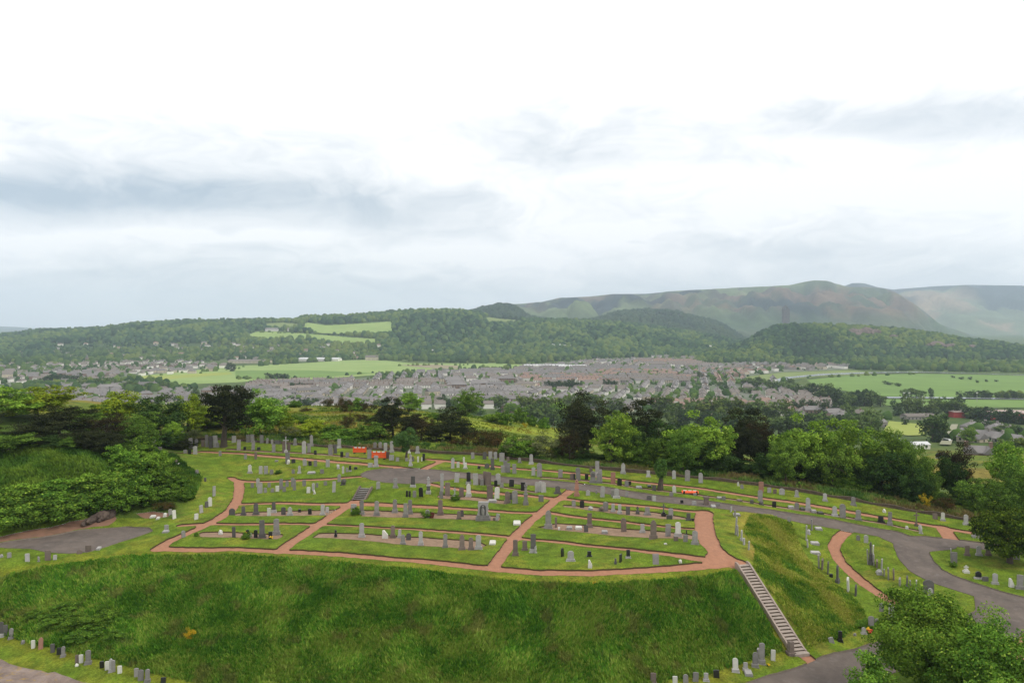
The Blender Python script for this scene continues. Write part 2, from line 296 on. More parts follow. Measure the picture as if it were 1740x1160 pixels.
# ================================================================ ground, paths, roads and beds: one grid clipped along the outlines
PATHS = [("268,932 330,933 400,932 480,936 540,939 600,943 700,951 780,959 840,966 920,972 1000,973 1080,969 1160,964 1215,959 1250,957", .56),
 ("268,931 300,913 340,896 370,881 392,866 404,848 407,828 405,818 394,812", .66), ("407,816 480,817 520,815 560,813 635,808", .52),
 ("405,856 440,855 480,854 560,856 620,856 700,859 760,862 820,866 870,870 925,872", .56),
 ("308,892 340,890 400,890 480,889 540,890 600,893 700,898 780,904 850,910 900,916 960,921 1020,928 1100,937 1170,946 1215,953", .56),
 ("476,936 510,912 545,888 575,868 600,853 611,848", .75), ("838,963 858,935 878,908 900,885 922,868 940,852 960,840 975,829 984,822", .66),
 ("925,869 960,875 1000,880 1060,886 1120,893 1160,897 1186,899", .56), ("952,846 1000,852 1060,857 1110,861 1160,867 1196,870", .55),
 ("1197,870 1196,885 1199,905 1207,925 1222,940 1240,950", 1.05), ("1215,945 1230,952 1262,957", .85), ("713,818 745,825 800,834 850,838 900,842 942,847", .6),
 ("270,765 343,767 410,770 500,778 580,785 640,790 700,797", .6), ("716,799 750,783", .6), ("727,780 752,782 790,787 833,791 917,798 1020,810 1120,822 1220,834 1303,847 1403,862 1510,880 1567,890 1667,907 1740,918 1850,935", .6),
 ("1603,896 1622,923", .9), ("1452,893 1440,901 1424,914 1417,930 1425,950 1447,972 1487,1004 1520,1022 1558,1040", .66), ("1357,1110 1404,1140", .55), ("1712,1062 1722,1085 1738,1115", .8)]
ROADS = [("770,806 833,812 917,820 1033,833 1120,847 1187,854 1253,863 1310,871 1353,879 1420,890 1503,906 1550,918 1617,921 1683,929 1740,936 1900,960", 1.45),
 ("1553,920 1548,932 1556,950 1573,968 1600,982 1640,996 1690,1012 1760,1030", 1.75), ("1700,1020 1705,1048 1660,1080 1600,1093 1505,1114 1431,1137 1335,1175 1280,1200", 2.1), ("1520,911 1553,925 1590,922", 2.1)]
ROADPOLY = ["611,806 622,800 650,796 690,794 735,797 765,800 790,808 765,815 730,820 690,822 655,820 630,815", "-160,930 -60,931 0,930 50,932 73,937 117,940 150,938 183,928 233,912 260,902 255,896 217,894 133,900 67,913 0,922 -160,926"]
SOILPOLY = ["338,905 345,903 400,903 482,907 478,913 470,916 407,913 340,912", "398,872 420,869 500,867 570,865 572,870 555,875 500,876 398,876", "542,905 620,906 720,912 810,918 828,926 810,934 737,928 620,918 530,913",
 "618,866 680,868 770,872 850,876 849,885 800,883 700,879 613,877", "913,895 950,888 1007,892 1090,899 1195,911 1193,918 1120,914 1017,907 967,902 925,898", "955,857 1000,859 1040,864 1110,869 1153,876 1180,882 1137,882 1020,869 958,861"]
SOILLINE = [("922,811 983,815 1040,821 1120,833 1203,843 1287,855 1303,858 1403,873 1503,889 1558,901", .42), ("387,763 480,768 563,773 622,779", .4), ("753,843 800,846 857,853", .75), ("833,824 910,836", .4), ("700,790 755,783", .05)]
DIRTPOLY = ["-160,925 0,921 67,912 133,899 185,892 200,880 192,872 150,880 80,896 0,912 -160,918", "232,872 262,868 290,872 285,878 245,880"]
fields = {'road': [(wpts(s), w) for s, w in ROADS], 'path': [(wpts(s), w) for s, w in PATHS], 'soil': [(wpts(s), w) for s, w in SOILLINE]}
polys = {'road': [wpts(s) for s in ROADPOLY], 'path': [], 'soil': [wpts(s) for s in SOILPOLY], 'dirt': [wpts(s) for s in DIRTPOLY]}
CLS = ['road', 'path', 'soil', 'dirt']; DROP = [.07, .13, .10, .03, 0]
def sdf_all(X, Y):
    jit = (fbm(X*1.6, Y*1.6, 4)-.5)*.3; out = []
    for c in CLS:
        d = np.full(X.shape, 50.0)
        for p, w in fields.get(c, []): d = np.minimum(d, line_sd(X, Y, p)-w)
        for p in polys[c]: d = np.minimum(d, poly_sd(X, Y, p))
        out.append(d+(jit if c != 'road' else jit*.5))
    return np.array(out)
us = np.arange(-420, 2170, 6.0); yr = list(14*1.05**np.arange(0, 25))
while yr[-1] < 50: yr.append(yr[-1]*1.012)
while yr[-1] < 142: yr.append(yr[-1]*1.0036)
while yr[-1] < 1000: yr.append(yr[-1]*1.016)
while yr[-1] < 15500: yr.append(yr[-1]*1.035)
yr = np.array(yr); GY, GU = np.meshgrid(yr, us, indexing='ij'); GX = (GU-CX)/F*GY; GZ = HZ(GX, GY)
nr, nc = GX.shape; VX = GX.ravel(); VY = GY.ravel(); VZ = GZ.ravel()
S = np.full((4, len(VX)), 50.0); mk = (VY > 46) & (VY < 145); S[:, mk] = sdf_all(VX[mk], VY[mk])
cls = np.full(len(VX), 4)
for i in (3, 2, 1, 0): cls[S[i] < 0] = i
idx = np.arange(nr*nc).reshape(nr, nc); Qd = np.stack([idx[:-1, :-1], idx[:-1, 1:], idx[1:, 1:], idx[1:, :-1]], -1).reshape(-1, 4)
cq = cls[Qd]; same = (cq == cq[:, :1]).all(1)
parts = {i: dict(q=Qd[same & (cq[:, 0] == i)], ev=[], ef=[], key={}) for i in range(5)}
skirt = {'edge': MB(), 'kerb': MB()}
def emit(i, poly):
    P = parts[i]; ids = []
    for p in poly:
        k = (round(p[0], 3), round(p[1], 3))
        if k not in P['key']: P['key'][k] = len(P['ev']); P['ev'].append((p[0], p[1], p[2]))
        j = P['key'][k]
        if not ids or ids[-1] != j: ids.append(j)
    if len(ids) > 2 and ids[0] == ids[-1]: ids.pop()
    for a in range(1, len(ids)-1): P['ef'].append((ids[0], ids[a], ids[a+1]))
def split(poly, k):
    inn = []; out = []; cut = []
    for a in range(len(poly)):
        p = poly[a]; q = poly[(a+1) % len(poly)]
        (inn if p[3+k] < 0 else out).append(p)
        if (p[3+k] < 0) != (q[3+k] < 0):
            t = p[3+k]/(p[3+k]-q[3+k]); c = p+(q-p)*t; c[3+k] = 0; inn.append(c); out.append(c); cut.append(c)
    return inn, out, cut
R = np.c_[VX, VY, VZ, S.T]
for q in Qd[~same]:
    for tri in ((0, 1, 2), (0, 2, 3)):
        poly = [R[q[t]].copy() for t in tri]
        for k in range(4):
            if not poly: break
            if all(p[3+k] >= 0 for p in poly): continue
            inn, poly, cut = split(poly, k)
            if len(inn) > 2: emit(k, inn)
            if len(cut) == 2:
                mid = (cut[0]+cut[1])/2; nb = [j for j in range(k+1, 4) if mid[3+j] <= .02]; a, b = cut
                if nb: s = skirt['edge']; up = -min(DROP[k], DROP[nb[0]])-.003
                else: s = skirt['kerb' if k == 0 else 'edge']; up = (.05, .015, .015, -.003)[k]
                s.add([(a[0], a[1], a[2]-.22), (b[0], b[1], b[2]-.22), (b[0], b[1], b[2]+up), (a[0], a[1], a[2]+up)], [(0, 1, 2, 3)])
        if len(poly) > 2: emit(4, poly)
# ---- colour patches of the grass
def tint_ground(X, Y, Z):
    u, v = pix(X, Y, Z); n1 = fbm(X*.08, Y*.08, 4); n2 = fbm(X*.35+9, Y*.35, 4); n3 = fbm(X*.9+3, Y*.9+5, 3)
    c = np.array([.104, .158, .013])[None]*(1+(n1-.5)[:, None]*.35)
    def lay(c, w, col): w = np.clip(w, 0, 1)[:, None]; return c*(1-w)+np.array(col)[None]*w
    c = lay(c, sst(.56, .72, n2)*.7, (.18, .19, .02)); c = lay(c, sst(.58, .72, n1)*sst(.5, .65, n3)*.7, (.22, .165, .035)); c = lay(c, sst(.52, .60, fbm(X*.6+50, Y*.25, 3))*.35, (.15, .175, .02)); c = lay(c, sst(.55, .66, fbm(X*2.1, Y*2.1, 3))*.4, (.065, .115, .012)); c = lay(c, sst(.58, .75, n3)*.6, (.075, .135, .013))
    near = (Y > 46) & (Y < 95); b = np.full(X.shape, 9.); b[near] = poly_sd(X[near], Y[near], BANKP); br = np.full(X.shape, 9.); br[near] = poly_sd(X[near], Y[near], BANKR)
    ob = np.exp(-((b-.35)/.5)**2)*.5; c = lay(c, ob, (.16, .15, .015))
    w = sst(.1, .5, -b); c = lay(c, w, (.07, .135, .016)); c = lay(c, w*sst(.52, .68, n2), (.11, .155, .02)); c = lay(c, w*sst(.62, .75, n3)*.6, (.13, .11, .035))
    w = sst(.1, .8, -br); c = lay(c, w, (.12, .165, .018)); c = lay(c, w*sst(.5, .62, n2), (.17, .18, .025)); c = lay(c, w*sst(.5, .7, n3)*.8, (.05, .09, .012))
    w = np.exp(-(np.hypot((u-1280)/38, (v-885)/22))**2); c = lay(c, w*1.3*(n3+.2), (.26, .22, .035))
    w = np.exp(-(np.hypot((u-1290)/22, (v-935)/16))**2); c = lay(c, w*1.2*(n3+.3), (.30, .20, .05))
    # ivy slope on the left, and the hillside beyond the wall
    w = sst(330, 290, u)*sst(76, 82, Y); c = lay(c, w*.8*(v < 880), (.04, .075, .012))
    w = sst(122, 132, Y); c = lay(c, w, (.11, .15, .018)); c = lay(c, w*sst(.5, .62, n1), (.17, .17, .022)); c = lay(c, w*sst(.56, .7, n2)*.8, (.045, .075, .015)); c = lay(c, w*sst(.6, .7, fbm(X*.05+70, Y*.05))*.6, (.20, .14, .035))
    w = sst(690, 730, u)*sst(1010, 940, u)*sst(128, 140, Y); c = lay(c, w, (.20, .235, .022)); c = lay(c, w*sst(.45, .6, fbm(X*.06, Y*.16)), (.11, .15, .015))
    w = sst(260, 420, Y); c = lay(c, w, (.06, .095, .025)); c = lay(c, w*sst(.5, .6, n1)*.6, (.10, .13, .03))
    return c
for i, nm in enumerate(['road', 'path', 'soil_bed', 'bare_earth', 'ground']):
    P = parts[i]; q = P['q']; used, inv = np.unique(q, return_inverse=True); inv = inv.reshape(-1, 4)
    gv = np.c_[VX[used], VY[used], VZ[used]-DROP[i]]; ev = np.array(P['ev']) if P['ev'] else np.zeros((0, 3)); ev = ev.copy()
    ev[:, 2] -= DROP[i]; kk = {(round(a, 3), round(b, 3)): j for j, (a, b) in enumerate(zip(VX[used], VY[used]))} if len(ev) else {}
    mp = np.array([kk.get(k, -1) for k in P['key']], int); newid = np.where(mp >= 0, mp, len(gv)+np.cumsum(mp < 0)-1); V = np.r_[gv, ev[mp < 0]] if len(ev) else gv
    Fq = inv; Ft = newid[np.array(P['ef'])] if P['ef'] else np.zeros((0, 3), int)
    me = bpy.data.meshes.new(nm); me.vertices.add(len(V)); me.vertices.foreach_set('co', V.astype(np.float32).ravel())
    nl = Fq.size+Ft.size; me.loops.add(nl); me.loops.foreach_set('vertex_index', np.r_[Fq.ravel(), Ft.ravel()].astype(np.int32)); me.polygons.add(len(Fq)+len(Ft))
    tot = np.r_[np.full(len(Fq), 4), np.full(len(Ft), 3)]; me.polygons.foreach_set('loop_start', np.r_[0, np.cumsum(tot)[:-1]].astype(np.int32)); me.polygons.foreach_set('loop_total', tot.astype(np.int32)); me.polygons.foreach_set('use_smooth', np.ones(len(tot), bool))
    if i == 4:
        a = me.color_attributes.new('tint', 'FLOAT_COLOR', 'POINT'); a.data.foreach_set('color', np.c_[tint_ground(V[:, 0], V[:, 1], V[:, 2]), np.ones(len(V))].astype(np.float32).ravel())
    me.materials.append(M[['road', 'path', 'soil', 'dirt', 'ground'][i]]); me.update(calc_edges=True); me.validate()
    tag(link(nm, me), kind='structure')
tag(skirt['edge'].build('cut_turf_edge', M['edge']), kind='structure'); tag(skirt['kerb'].build('road_kerb', M['kerb']), kind='structure')

# ---------------------------------------------------------------- hills
def hill_obj(key, name, u0, u1, nu, nv):
    q = HILLS[key]; U = np.linspace(u0, u1, nu); Y = np.linspace(q['toe'], q['d']+q['back'], nv); YY, UU = np.meshgrid(Y, U, indexing='ij'); XX = (UU-CX)/F*YY; ZZ = hill(key, XX, YY)
    idx = np.arange(nu*nv).reshape(nv, nu); Fc = np.stack([idx[:-1, :-1], idx[:-1, 1:], idx[1:, 1:], idx[1:, :-1]], -1).reshape(-1, 4)
    x = XX.ravel(); y = YY.ravel(); z = ZZ.ravel(); s = q['d']/6.0; n1 = fbm(x/s, y/s*.7, 5); n2 = fbm(x/s*4+5, y/s*3, 4)
    def lay(c, w, col): w = np.clip(w, 0, 1)[:, None]; return c*(1-w)+np.array(col)[None]*w
    c = np.tile(np.array([.05, .085, .03]), (len(x), 1))
    if key == 'moor':
        c = np.tile(np.array([.055, .075, .045]), (len(x), 1)); c = lay(c, sst(.42, .54, n2), (.14, .095, .065)); c = lay(c, sst(.5, .6, n1), (.115, .15, .065)); c = lay(c, sst(.54, .62, fbm(x/s*2.5+40, y/s*1.2, 4)), (.018, .03, .032)); c = lay(c, sst(.6, .7, n2)*.7, (.05, .05, .045)); c = lay(c, sst(220, 100, z)*.7, (.05, .09, .04))  # dark folds: shade of the relief put into the moor colour as patches
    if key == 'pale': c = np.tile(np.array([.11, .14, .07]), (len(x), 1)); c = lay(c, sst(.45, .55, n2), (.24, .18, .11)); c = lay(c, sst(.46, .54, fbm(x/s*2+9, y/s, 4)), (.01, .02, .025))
    if key == 'blue': c = np.tile(np.array([.05, .07, .05]), (len(x), 1))
    me = np_mesh(name, np.c_[x, y, z], Fc, M['hillm'], c, True); return tag(link(name, me), kind='structure')
hill_obj('wood', 'hill', -700, 1500, 300, 60); hill_obj('far_wood', 'hill', 600, 1400, 160, 50); hill_obj('moor', 'hill', 300, 1900, 330, 120)
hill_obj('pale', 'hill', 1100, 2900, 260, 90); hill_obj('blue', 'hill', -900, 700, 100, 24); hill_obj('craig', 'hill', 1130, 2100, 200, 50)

# ---------------------------------------------------------------- fields, river, town ground: sheets lying on the valley floor or on the hill
def sheet(name, s, m, off, step=None, hilly=False):
    a = [tuple(map(float, q.split(','))) for q in s.split()]
    if not hilly:
        w = cast([q[0] for q in a], [q[1] for q in a], ymin=340); mb = MB(); mb.add([(x, y, FLOOR+off) if y > 1000 else (x, y, float(HZ(x, y))+off) for x, y, z in w], [tuple(range(len(w)))])
        o = mb.build(name, m)
    else:
        x0, x1 = min(q[0] for q in a), max(q[0] for q in a); y0, y1 = min(q[1] for q in a), max(q[1] for q in a)
        gx = np.arange(x0, x1+4, 4.); gy = np.arange(y0-.6, y1+1.2, .6); PX, PY = np.meshgrid(gx, gy); sd = poly_sd(PX, PY*1.0, a); w = cast(PX.ravel(), PY.ravel(), ymin=1800)
        idx = np.arange(PX.size).reshape(PX.shape); Fc = np.stack([idx[:-1, :-1], idx[:-1, 1:], idx[1:, 1:], idx[1:, :-1]], -1).reshape(-1, 4); sd = sd.ravel(); ok = (sd[Fc].mean(1) < 0)
        Yq = w[:, 1][Fc]; ok &= (Yq.max(1)-Yq.min(1) < 260); w[:, 2] += off; o = link(name, np_mesh(name, w, Fc[ok], m, None, True))
    return tag(o, kind='structure')
FM = {k: mat('field_'+k, c, c2, .012, .95, 0, False) for k, c, c2 in [('pale', (.26, .34, .10), (.19, .28, .07)), ('green', (.15, .25, .045), (.11, .19, .035)), ('yellow', (.30, .32, .06), (.24, .3, .05)), ('brown', (.24, .19, .12), (.28, .24, .15)), ('olive', (.17, .22, .06), (.15, .19, .05)), ('sand', (.30, .27, .2), (.2, .22, .12)), ('town', (.17, .165, .14), (.08, .12, .05))]}  # pale: field colour brightened to stand in for sun on the valley floor
for s, k, o in [("210,642 300,632 400,622 516,617 580,612.5 620,611.5 659,613 697,617 798,618 840,617 905,620 900,626 783,631 664,636 581,641 511,646 440,647 400,650 310,653 250,655 220,650", 'pale', .35), ("186,652 215,640 300,637.5 390,632 395,636 300,643 225,651", 'yellow', .6), ("400,630 520,629 640,634 560,640 440,644 400,642", 'green', .6), ("679,620.5 730,619.5 783,622 783,627 740,626 700,623", 'brown', .8),
  ("1371,646 1440,638 1558,635 1740,638 1900,642 1900,682 1740,676 1600,675 1495,673 1422,662 1385,655", 'green', .35), ("1495,678.5 1600,679 1740,680 1900,684 1900,700 1740,693 1600,692 1505,689", 'green', .5), ("1250,642 1330,633 1440,629 1480,632 1479,636 1390,640 1333,646 1300,648", 'olive', .35), ("1380,655 1420,665 1440,672 1350,668 1340,655", 'sand', .3),
  ("1511,716 1570,722 1592,728 1570,740 1543,741 1500,735", 'yellow', .6), ("1100,608 1130,601 1165,604 1150,612 1090,612", 'olive', .5), ("1590,772 1625,772 1640,800 1600,805", 'town', .5), ("1596,757 1617,722 1628,722 1616,758", 'sand', .9), ("740,668 770,668 768,674 738,674", 'green', .5), ("1700,588 1740,590 1740,596 1690,594", 'yellow', .4)]:
    sheet('field' if k != 'town' else 'car_park', s, FM[k], o)
for s in ("430,700 430,650 560,647 640,640 700,632 870,628 920,618 1010,612 1130,606 1180,608 1250,640 1330,646 1400,690 1400,706 900,700", "-200,660 -200,622 100,617 300,612 400,621 390,632 230,640 150,657", "0,690 60,660 190,655 330,660 430,662 430,702 200,704", "1180,640 1180,620 1300,617 1440,622 1440,628 1330,632 1250,641"): sheet('town_ground', s, FM['town'], .15)
for s, k in [("413,574 434,565 467,564 545,570 590,574 638,577 633,586 600,586 568,585 516,578 452,580", 'green'), ("519,549 555,554 610,551 666,547 666,563 640,571 545,567 514,561", 'green'), ("449,551 480,549 503,551 512,558 452,560", 'olive'), ("186,566 200,561 206,568 190,570", 'yellow'), ("820,543 830,539 885,545 872,552 831,552", 'olive')]:
    sheet('hill_field', s, FM[{'green': 'pale'}.get(k, k)], 2.5, hilly=True)
sheet('river', "1322,651 1345,643 1400,638 1480,634.6 1560,633 1700,636.5 1740,638 1740,637.2 1558,631.8 1470,632.8 1395,635.5 1330,641.5 1310,648", M['water'], .9)
sheet('river', "1495,677 1600,677.5 1740,679.5 1900,683 1900,681.8 1740,677.5 1600,675.6 1495,674.8", M['water'], .9)
HFP = ["413,574 434,565 467,564 545,570 638,577 633,586 568,585 516,578 452,580", "519,549 555,554 610,551 666,547 666,563 640,571 545,567 514,561", "449,551 503,551 512,558 452,560", "186,566 200,561 206,568 190,570", "820,543 830,539 885,545 872,552 831,552"]
HFP = [[tuple(map(float, q.split(','))) for q in s.split()] for s in HFP]
# ================================================================ gravestones: panel origin; x, foot y, width, height (in sixths of a photo pixel), shape, colour, flags
STONES = {
(210, 720): """70 190 27 38 r g;124 188 28 50 r l;283 222 26 85 r d;312 238 34 90 f g;378 198 34 62 f l;450 182 32 42 r n;450 236 34 32 t g;516 190 42 110 F l P;595 192 46 150 o l;372 278 34 45 t g;630 300 34 38 t g;672 308 34 45 f b;730 308 42 85 r l;
686 250 40 110 f g;740 230 34 80 r g;810 232 34 70 f n;850 235 32 130 r g;890 245 40 125 f d;940 238 45 125 f l;962 240 30 50 t g;1125 190 42 70 f l;1174 260 38 100 f g;1236 262 25 30 t b;1268 188 38 82 f g;1314 188 38 85 f g;1320 265 34 100 r g;1378 265 34 30 t b;
1408 195 36 85 f g;1464 200 24 58 r g;1515 205 24 50 r g;1550 205 22 42 r d;1572 205 22 42 r d;1595 205 22 42 r d;1530 285 34 80 f g;985 325 28 55 r g;1243 358 28 55 f g;1346 360 26 75 f n;1560 385 34 18 t g;1288 500 42 90 s w P;1398 508 36 82 f l;1452 508 42 82 f l;1508 512 36 48 f g;
750 525 30 62 r g S;833 585 20 40 t d;922 735 24 105 f l S;880 838 34 95 r w S;847 850 20 65 r d S;793 905 32 80 f l S;740 972 34 60 f w S;518 965 28 90 f w S;475 925 20 60 f g S;438 1082 42 58 f l;300 950 50 14 k w;352 968 30 12 k w;422 942 38 40 u w;612 1155 32 72 r g S;
1370 640 34 90 r l;1390 705 52 115 f l;1312 648 32 50 f g;1483 645 30 50 f g;1446 700 32 52 f g;1518 695 34 40 t g;1568 688 36 60 f w;1605 665 36 110 r g;1105 928 60 70 r d;1222 920 44 85 r d P;1350 915 54 110 r d P;1482 930 36 78 f w;1532 895 44 105 r d P;535 405 40 45 u n;540 412 60 14 k w""",
(240, 840): """810 395 42 40 u w;945 425 34 100 f d;1085 410 32 55 r b;1120 420 28 30 u w;1168 430 38 75 r b;1233 430 62 175 f d P;1378 400 66 160 r g P;1318 440 38 65 f b;250 385 60 12 k l""",
(480, 720): """35 285 26 160 c l;15 285 34 110 f n;64 275 34 80 f n;53 400 44 115 f g;58 405 32 42 u w;112 398 40 42 f b;128 218 36 75 r g P;220 300 42 130 r l;270 290 34 95 f g;296 228 38 120 s g P;336 308 28 40 f b;490 310 46 105 r g;538 300 36 95 f d;578 245 42 95 f l P;605 330 30 50 f b;660 335 34 45 t g;785 228 26 35 r l;
942 262 40 78 r g P;996 262 42 80 r g P;1050 275 36 85 f l;1114 290 42 118 r l P;885 355 42 100 f g;1072 350 40 70 f n;1112 370 50 55 f l;1172 380 34 40 t g;1376 300 42 78 r l P;1290 300 24 50 c w;1306 425 42 120 o l;1330 380 20 50 f d;1268 378 34 32 t g;1383 388 18 60 r w;1438 375 26 75 f b;1420 378 14 40 f w;895 440 48 45 t l;953 435 48 110 F l P;
229 425 40 75 s l;282 425 34 48 f b;336 432 34 65 f g;462 438 40 78 f l;172 502 32 80 s l P;110 505 30 42 f g;295 502 80 14 k l;404 505 38 45 f g;570 455 36 50 u l;618 505 22 75 f l;658 490 24 45 f g;690 482 26 60 f b P;748 462 34 25 t b;578 590 34 80 r g;620 618 60 62 u d;222 632 38 62 f g;438 625 34 40 f g;105 640 34 95 r g;122 675 32 110 f g;
264 703 36 62 f w;315 680 28 80 r l;326 712 30 42 u w;352 645 26 45 f g;523 695 34 112 f l;47 640 32 65 r g;18 690 34 55 f g;975 660 40 75 r l;1152 650 46 100 f g P;1330 640 50 110 f d P;1488 705 52 175 o n;1268 742 22 65 f b;1296 742 22 62 f b;1345 745 36 68 f g;1414 742 44 100 r b;1619 760 40 80 r g;1683 720 52 125 f n;1625 690 36 190 f l;
725 905 58 95 f l;808 915 50 145 r g P;960 925 54 145 r g P;1146 895 50 130 r g P;1254 940 50 135 f g P;1300 908 48 140 r g P;1478 948 44 78 r g;1520 950 40 55 r r L;1610 918 56 150 r n P;408 925 46 108 f l P;455 895 34 50 t l;10 915 46 70 r d;76 925 52 82 s l P;280 912 38 50 f b;175 890 28 24 t b""",
(520, 830): """568 485 56 140 r l P;303 482 22 65 c b;805 495 62 75 v w;884 490 50 120 r n P;955 490 40 80 r l P;988 560 50 95 r g P;1045 512 50 60 r d;1170 565 48 135 r l P;1420 598 50 140 r g P;1590 620 62 160 g n P;1682 622 55 130 r n P""",
(750, 740): """378 1155 66 150 r l P;520 1105 66 55 k w;320 235 36 68 f g;440 240 40 78 r d;500 238 40 80 f l;552 238 36 75 f l;617 262 54 92 f g;680 260 30 45 t n;797 275 36 55 r g P;916 290 44 105 r l P;115 333 36 110 s l;170 325 30 60 f w;230 285 20 70 r w;243 335 40 65 f w P;385 335 34 35 u b;465 330 50 50 r d;522 345 42 120 f d P;627 375 42 75 f g;655 375 42 125 f g;
685 375 34 100 f g;745 385 42 100 f g;938 405 40 85 r l;1000 418 54 145 r g;1213 425 46 85 f g;1330 440 36 55 f n;1355 440 24 55 f b;1396 450 48 130 r g;1480 445 36 55 f b;1545 478 64 120 r g P;1605 480 58 105 r g P;1590 400 50 145 f l P;1525 370 34 50 r n;1622 478 40 140 f g;155 475 50 95 f l;277 490 50 125 r b P;350 500 54 120 f l;390 495 36 60 f n;415 505 40 65 f g;443 495 40 135 f n;
477 505 60 140 r n;555 510 34 60 r b;578 495 50 115 r l;615 528 40 50 f g;715 520 50 75 f b;832 550 46 80 f b;975 570 44 100 f l;1010 572 40 112 r l;1043 577 52 108 r l;1185 588 62 80 r d P;62 605 52 130 f n;137 625 36 100 c l;205 618 48 95 f n;278 612 52 130 g w P;495 640 64 140 f n;565 640 52 120 r w;520 668 90 16 k l;673 680 58 115 r n P;710 650 28 60 f d;752 690 58 135 r g;860 700 56 230 o g;
1015 672 54 70 f g;1380 610 58 170 o p;1495 608 44 55 r l;1580 590 16 40 r g;1640 625 46 115 r l;178 848 46 85 r n P;210 815 38 60 r d;562 860 36 70 f l L;538 862 30 34 u n;770 905 76 60 k w;1090 935 72 185 g g P;1168 925 24 100 f n;1200 950 24 22 u w;1305 945 60 20 k l;1400 945 70 34 k w;1475 970 44 58 f d;1510 925 56 140 f n P;1665 985 62 26 k l;1350 715 40 60 f g;1433 725 46 65 f b;1518 755 48 36 u l;1630 765 54 50 u n;1672 750 56 80 r g""",
(1020, 760): """130 360 48 112 f p;195 385 48 75 r b;268 390 42 55 f g;300 380 30 38 f b;232 265 50 112 g l P;490 298 42 65 f l P;395 412 60 28 k l;500 400 40 20 k b;548 435 40 52 f d;755 460 38 75 s w;725 495 40 45 r g;752 320 38 90 r l;888 340 52 115 r g;1024 360 44 105 r l;1640 455 50 112 f p;1630 545 48 115 r g;1720 455 36 48 f g;965 490 34 28 t g;1215 520 50 25 k l;1260 535 36 40 f g;1080 575 60 80 m n;
1155 610 48 40 k l;1200 590 40 26 t g;957 580 44 36 t l;832 560 30 26 t b;497 525 50 38 r d;550 545 38 55 f l;270 495 30 50 f g;165 512 62 96 r l P;130 500 40 72 f g;1420 545 50 16 k n;1545 572 34 40 t d;1642 582 50 44 u d;1333 655 26 55 f l S;1390 690 70 14 k l;1375 705 22 70 f g S;1380 885 28 190 r l S;1402 900 24 110 f g S;1440 945 28 110 r l S P;1466 990 24 70 f l S;1514 1040 34 88 f l S;
52 640 50 85 r g;130 645 40 76 f l P;198 665 40 88 f l P;282 675 42 76 f d;380 668 30 70 c d;480 678 58 74 f g P;645 690 36 120 c d;720 700 48 82 f l;705 728 60 42 t d;900 742 48 76 f d P;945 748 25 26 t b;240 848 56 135 r n;430 858 50 80 f l P;542 930 74 200 g n P;690 895 56 120 f g;793 900 66 145 r w P;770 950 44 45 t n;868 960 46 76 f g;880 885 12 46 f b;965 985 66 142 r g P;665 985 36 14 u w""",
(800, 830): """455 680 58 165 f n P;550 625 58 100 f n P;635 650 66 195 f d P;660 655 28 85 u l;935 690 22 90 r b S;1018 735 78 106 r l P;1208 690 50 56 f b P;1215 803 44 80 v w;1475 765 20 60 c d;1528 745 26 82 f b S;1605 705 46 88 f b P""",
(1070, 860): """267 590 64 110 f g;517 572 34 34 u w""",
(1220, 800): """207 150 24 46 u w;245 180 34 45 r g;522 220 40 54 f l;578 230 34 50 r n;652 240 56 66 r l;802 262 42 72 r l P;1090 305 46 80 r l P;1380 350 50 92 r g P;572 362 40 54 f b;745 372 60 16 k l;805 385 44 66 r g;918 395 52 128 r l P;860 388 40 14 k d;975 412 50 18 k l;1045 432 56 16 k d;1190 455 54 100 r l P;1272 470 60 140 r g;1430 498 50 100 r g P;1660 515 60 56 f b P;1695 420 34 34 u w;
725 520 34 56 f g;957 600 30 115 f g S;1025 592 70 20 k l;900 700 26 150 f l S;925 640 34 50 u l S;915 775 30 80 f l S;985 740 90 14 k l;990 838 100 20 k l;1030 985 40 140 f g S;1062 1000 50 112 f n S;1120 1045 46 132 r d S;1152 1080 34 36 t b;1218 1132 52 180 r d P S""",
(1370, 920): """428 500 60 145 r w S;505 545 56 115 r d S;765 710 44 92 r g;865 785 60 158 r l P;1120 745 56 190 o d;665 890 58 136 r g;725 862 42 82 r g;587 935 50 66 r l P;345 1015 46 112 f b P;262 1028 50 60 f l L;495 955 32 30 u g;655 230 34 240 o d S;630 225 30 150 f g S;674 215 32 190 r w S;690 235 26 112 f g S;720 250 60 70 f n S;768 290 32 122 f l S;745 332 60 54 u l;795 345 36 66 f g S;838 380 44 126 r g S;
893 385 40 122 g n S;955 438 54 74 f g S;1030 465 50 126 r d P S;1060 442 26 52 f g S;1118 485 40 98 f l S;1245 525 104 142 r d;1265 545 48 76 r l""",
(1450, 820): """50 585 38 54 r g;130 610 42 80 r l;995 800 24 135 f g S;1025 815 62 116 f g;1160 740 48 102 f n P;1280 738 54 100 r l P;1375 740 52 112 f n P;1150 915 44 76 c w;1275 975 68 76 r b P;1345 1000 56 46 t d;1445 1030 58 112 r l P;1610 1060 44 90 v w;1700 1080 72 150 f g P;50 378 58 106 r g P;372 425 44 132 f g P;545 462 32 26 u w;642 440 26 150 c n;688 515 44 100 u l;835 370 46 60 f n;912 385 42 86 r w P;1147 425 50 106 r l P;1240 555 44 126 c l;1305 555 44 70 f g;
1665 780 60 62 f g;1560 758 40 60 f d""",
(1100, 967): """60 1170 70 122 f n P;283 1175 50 92 f w;390 1150 54 86 r g;490 1140 58 98 f g;598 1130 54 80 f l P;705 1100 60 82 f b;898 1040 66 142 r w P;1000 1020 52 76 f l P;1030 1068 80 50 k l;1098 990 64 152 r g P;1130 900 32 100 f g S;1165 960 66 222 r g P;1280 925 46 108 f w""",
